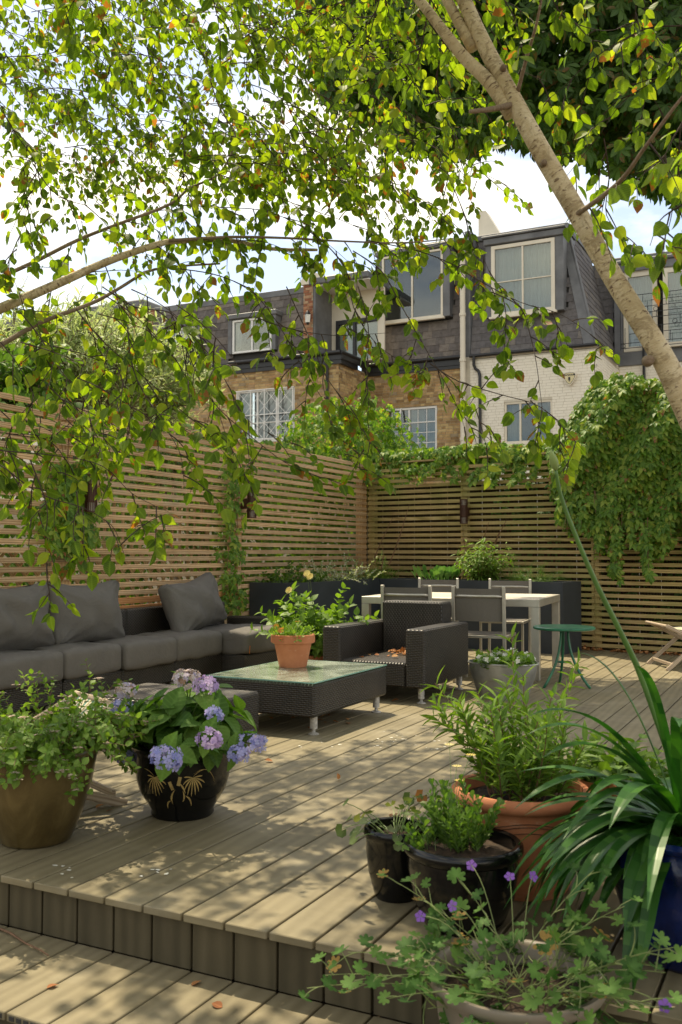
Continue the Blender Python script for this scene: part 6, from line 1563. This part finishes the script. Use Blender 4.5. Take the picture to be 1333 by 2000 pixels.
secB = [[(120, -60, 4.9), (175, 0, 5), (220, 40, 5), (280, 85, 5), (330, 140, 5.1), (375, 210, 5.2), (400, 280, 5.2)], [(425, 340, 5.3), (500, 365, 5.3), (580, 400, 5.4), (667, 430, 5.4), (730, 460, 5.4)],
        [(360, 308, 5.1), (450, 318, 5.2), (550, 325, 5.3), (667, 370, 5.4), (720, 400, 5.4)], [(365, 250, 5.1), (360, 310, 5.1), (350, 350, 5.1), (325, 415, 5.1), (305, 475, 5.1)], [(325, 400, 5.1), (435, 405, 5.2), (530, 415, 5.2), (625, 465, 5.3), (690, 520, 5.3)],
        [(-60, 130, 4.8), (0, 210, 4.8), (30, 260, 4.8), (65, 310, 4.8), (70, 350, 4.8), (50, 420, 4.8), (30, 500, 4.7)], [(65, 320, 4.8), (105, 375, 4.8), (165, 400, 4.9), (215, 395, 5.0)], [(-60, 115, 5), (0, 112, 5.1), (95, 105, 5.1), (180, 85, 5.2), (260, 130, 5.3)],
        [(740, -30, 4.9), (667, 5, 4.9), (590, 25, 5), (525, 50, 5), (475, 75, 5.1), (440, 130, 5.2)], [(200, 560, 4.8), (265, 600, 4.8), (330, 610, 4.8), (370, 650, 4.7), (415, 700, 4.7), (450, 760, 4.7), (490, 825, 4.6), (590, 875, 4.6)],
        [(350, 525, 5), (415, 535, 5), (470, 555, 5), (500, 575, 5), (545, 635, 4.9), (590, 715, 4.9), (635, 790, 4.8), (665, 875, 4.7), (720, 930, 4.6)], [(40, 610, 4.6), (80, 660, 4.6), (120, 725, 4.5), (165, 780, 4.5), (180, 830, 4.4), (205, 885, 4.4)],
        [(150, 605, 4.8), (200, 665, 4.7), (280, 735, 4.7), (340, 790, 4.6), (400, 840, 4.6), (450, 900, 4.5)], [(640, 480, 5.2), (676, 525, 5.1), (691, 600, 5.1), (726, 660, 5), (766, 695, 5), (816, 720, 4.9)],
        [(720, 470, 5.2), (816, 490, 5.1), (881, 515, 5.1), (931, 545, 5), (1016, 590, 5), (1091, 612, 4.9), (1150, 650, 4.9), (1200, 690, 4.8)], [(690, 490, 5.2), (746, 530, 5.1), (786, 600, 5), (831, 680, 5), (866, 740, 4.9), (896, 800, 4.9), (912, 850, 4.8)],
        [(960, 570, 4.9), (1016, 600, 4.9), (1036, 655, 4.9), (1048, 710, 4.8), (1056, 770, 4.8), (1062, 820, 4.8)], [(840, 710, 4.9), (896, 745, 4.9), (976, 770, 4.8), (1046, 790, 4.7), (1091, 825, 4.6), (1140, 880, 4.5)],
        [(-60, 840, 4.3), (0, 845, 4.3), (80, 855, 4.3), (185, 850, 4.3), (225, 835, 4.3)], [(-60, 872, 4.2), (0, 880, 4.2), (110, 890, 4.2), (200, 910, 4.2), (260, 965, 4.2), (330, 1000, 4.2)],
        [(-60, 890, 4.1), (0, 908, 4.1), (49, 945, 4.1), (94, 971, 4.1), (158, 990, 4.1), (195, 1009, 4.1), (225, 1035, 4.1), (245, 1090, 4.1)], [(60, 900, 4), (92, 990, 4), (88, 1060, 4), (95, 1130, 4)], [(150, 960, 4.1), (160, 1050, 4.1), (168, 1105, 4.1)],
        [(330, 600, 4.9), (390, 740, 4.7), (430, 800, 4.6), (500, 860, 4.5), (560, 905, 4.5), (620, 930, 4.5)], [(560, 560, 5), (600, 650, 4.9), (640, 740, 4.8), (700, 820, 4.7), (712, 900, 4.6)], [(860, 300, 5.1), (900, 400, 5.1), (930, 470, 5.1), (960, 540, 5)],
        [(560, 200, 5.2), (600, 280, 5.2), (670, 330, 5.3), (760, 360, 5.3), (850, 400, 5.3)], [(500, 620, 4.9), (560, 640, 4.9), (650, 655, 4.9), (760, 650, 4.9)], [(700, 560, 5), (720, 640, 4.9), (715, 760, 4.8), (722, 850, 4.7)], [(250, 640, 4.7), (260, 720, 4.6), (300, 800, 4.5), (350, 880, 4.4), (360, 950, 4.3)],
        [(930, 800, 4.8), (945, 850, 4.7), (955, 900, 4.6)], [(380, 820, 4.5), (440, 860, 4.5), (470, 910, 4.4), (480, 940, 4.4)]]
for i, sp in enumerate(secB):
    p_, r_ = limb(sp, .0058, .0018, 4); TW.setdefault('B', []).append(p_)
    lo = sp[-1][1] > 560
    twigs_on('B', p_, 8.5 if lo else 12, .10, .26 if lo else .32, SZ * (1. if not lo else 1.0))
r2 = random.Random(5)
for i in range(150):       # fill of the upper crown
    x, y, d_ = r2.uniform(-120, 760), r2.uniform(-160, 330), r2.uniform(4.9, 7.0)
    if x < 430: d_ = r2.uniform(6.3, 8.0)
    sx = r2.uniform(60, 260); sy = r2.uniform(-10, 190)
    sp = [(x, y, d_), (x + sx * .35, y + sy * .25 - 12, d_ + .1), (x + sx * .7, y + sy * .6, d_ + .2), (x + sx, y + sy, d_ + .25)]
    p_, r_ = limb(sp, .005, .0016, 3); TW['B'].append(p_); twigs_on('B', p_, 9, .12, .30, SZ * .92)
for i in range(24):
    x, y, d_ = r2.uniform(-80, 400), r2.uniform(540, 820), r2.uniform(4.2, 5.2); sx = r2.uniform(30, 160); sy = r2.uniform(30, 150)
    sp = [(x, y, d_), (x + sx * .35, y + sy * .25, d_), (x + sx * .7, y + sy * .6, d_), (x + sx, y + sy, d_)]
    p_, r_ = limb(sp, .004, .0014, 3); TW['B'].append(p_); twigs_on('B', p_, 8, .10, .24, SZ)
# crown above the picture, which shades the near deck
for i in range(230):
    q = A3(U(-1.5, 2.4), U(-1.6, 2.3), U(3.6, 5.6)); pr = project(q)
    if pr[2] > .3 and -60 < pr[0] < 1400 and pr[1] > -120: continue
    s = curve(q, A3(U(-1, 1), U(-1, 1), U(-.2, .3)), U(.5, 1.), .3, .12, 8); TW['B'].append(s); twigs_on('B', s, 8, .15, .35, SZ * 1.25)
for key, par in (('A', tA), ('B', tB)):
    obj('twigs', stems_mb(TW[key], .0034, .0011, 5), M['twig'], par, kind='stuff')
    lv = TL[key]; scatter(par, T_OVATE, lv[0::3], M['leaf_tree'], 100); scatter(par, T_OVATE2, lv[1::3], M['leaf_tree'], 100); scatter(par, T_OVATE3, lv[2::3], M['leaf_tree'], 100)
print('tree leaves', {k: len(v) for k, v in TL.items()})
# dark horse chestnut beyond, top right
tC = thing('horse_chestnut_tree', 'big dark leafy tree filling the top right behind the pale trunk', 'tree', (3.6, 9.6, -.4))
pt, rt = limb([(1650, 1250, 10.5), (1560, 900, 10.5), (1440, 550, 10.5), (1350, 250, 10.5), (1318, 60, 10.5), (1300, -120, 10.5)], .26, .19); pt[0][2] = -.45
obj('trunk', MB().tube(pt, rt, 16), M['birch'], tC, True)
pl, rl_ = limb([(1350, 270, 10.4), (1300, 285, 10.2), (1240, 240, 10), (1150, 180, 9.8), (1000, 100, 9.6), (850, 60, 9.4)], .09, .03); obj('limb', MB().tube(pl, rl_, 10), M['bark'], tC, True)
pl, rl_ = limb([(1320, 60, 10.4), (1200, 40, 10.2), (1080, 70, 10), (950, 10, 9.8), (780, -20, 9.6)], .08, .03); obj('limb', MB().tube(pl, rl_, 10), M['bark'], tC, True)
botC = itp([590, 640, 700, 760, 830, 900, 960, 1010, 1060, 1120, 1180, 1230, 1290, 1350, 1500], [60, 180, 225, 268, 290, 285, 262, 275, 268, 290, 300, 335, 375, 360, 360])
lv = []
for _ in range(8600):
    px = 590 + 910 * U(0, 1); yb = botC(px) + 14 * math.sin(px * .11) + 9 * math.sin(px * .31); py = -420 + (yb + 420) * (U(0, 1) ** .55 if rnd.random() < .7 else U(0, 1)); d_ = U(8.8, 11.6)
    q = dep(px, py, d_); lv.append(frame(q, A3(U(-.6, .6), U(-.6, .6), -.75), A3(0, 0, 1) + rdir() * .6, .155 * U(.7, 1.15)))
scatter(tC, T_PALM7, lv, M['leaf_dark'], 300)

# ------------------------------------------------------------------ litter
fl_ = [((618 + 60, 1412), 'dry curled leaf on the deck right of the coffee table foot'), ((440, 1455), 'small dry leaf between hydrangea and coffee table'), ((662, 1522), 'dry leaf standing on edge in the middle of the deck'), ((543, 1415), 'crumpled orange leaf under the coffee table edge'),
       ((533, 1487), 'tiny yellow-brown leaf alone on the sunny deck'), ((765, 1370), 'brown leaf on the deck under the armchair'), ((188, 1578), 'orange dry leaf beside the deck chair foot'), ((208, 1585), 'brown leaf on the deck by the hydrangea pot'),
       ((92, 1930), 'orange leaf on the lower tread at the left'), ((434, 1968), 'green-yellow leaf on the lower tread'), ((1212, 1323), 'dry leaf on the far deck near the back fence'), ((375, 1925), 'little brown leaf in the middle of the lower tread'), ((483, 1480 - 44), 'dry leaf at the edge of the table shadow')]
for i, ((x, y), lab) in enumerate(fl_):
    zz = -.180 if y > 1850 else .002; q = onZ(x, y, zz); V, T, uvv = T_OVATE2
    A = frame((0, 0, .006), A3(U(-1, 1), U(-1, 1), .15 if i != 2 else 1.5), A3(U(-.5, .5), U(-.5, .5), 1), U(.028, .045) * (1.0 if y > 1500 else 1.4)); P = V @ A[:, :3].T + A[:, 3]; P[:, 2] -= P[:, 2].min() - .0005
    me = mesh_from('fallen_leaf', P, T, uvv, M['leaf_dry'], True); o = bpy.data.objects.new('fallen_leaf', me); col.objects.link(o); o.location = tuple(q); tag(o, lab, 'fallen leaf', 'fallen leaves on the deck')
def litter(name, sites, label=None):
    t = thing(name, label, None, tuple(np.mean(sites, axis=0)), kind='stuff')
    scatter(t, T_OVATE2, [frame(s + A3(0, 0, U(.002, .02)), A3(U(-1, 1), U(-1, 1), U(-.2, .3)), A3(U(-.6, .6), U(-.6, .6), 1), U(.03, .06)) for s in sites], M['leaf_dry'], 0)
litter('leaf_litter', [Bp(U(2.9, 5.2), .05 + U(0, .16) ** 1., 0.) for _ in range(260)])
litter('seat_litter', [A3(U(-.66, -.34), U(4.6, 4.85), .30) for _ in range(34)] + [A3(U(-.7, -.3), U(4.3, 4.8), .30) for _ in range(10)])
litter('underside_litter', [A3(U(-.95, -.3), U(2.75, 3.6), .0) for _ in range(22)])
sp_ = MB()
for k in range(46):
    cx_, cy_ = rnd.choice([(742, 1447), (810, 1450), (140, 1692), (640, 1455), (760, 1440), (860, 1460), (300, 1700)]); q = onZ(cx_ + rnd.gauss(0, 26), cy_ + rnd.gauss(0, 7), .0022); r = U(.003, .011)
    sp_.face([(q[0] + r * U(.5, 1.3) * math.cos(a), q[1] + r * U(.5, 1.3) * math.sin(a), q[2]) for a in np.linspace(0, 5.5, 7)])
obj('bird_droppings', sp_, simple('chalky_white', (.7, .68, .6), .8), None, kind='stuff')
s = [onZ(x, y, -.180 + .008) for x, y in ((-20, 1805), (20, 1822), (50, 1842), (80, 1856), (95, 1866))]
o = obj('fallen_twig', MB().tube(s, [.004, .004, .003, .003, .002], 6), M['redstem'], None, True); tag(o, 'thin brown twig lying on the lower tread at the left edge', 'twig'); base_origin(o)
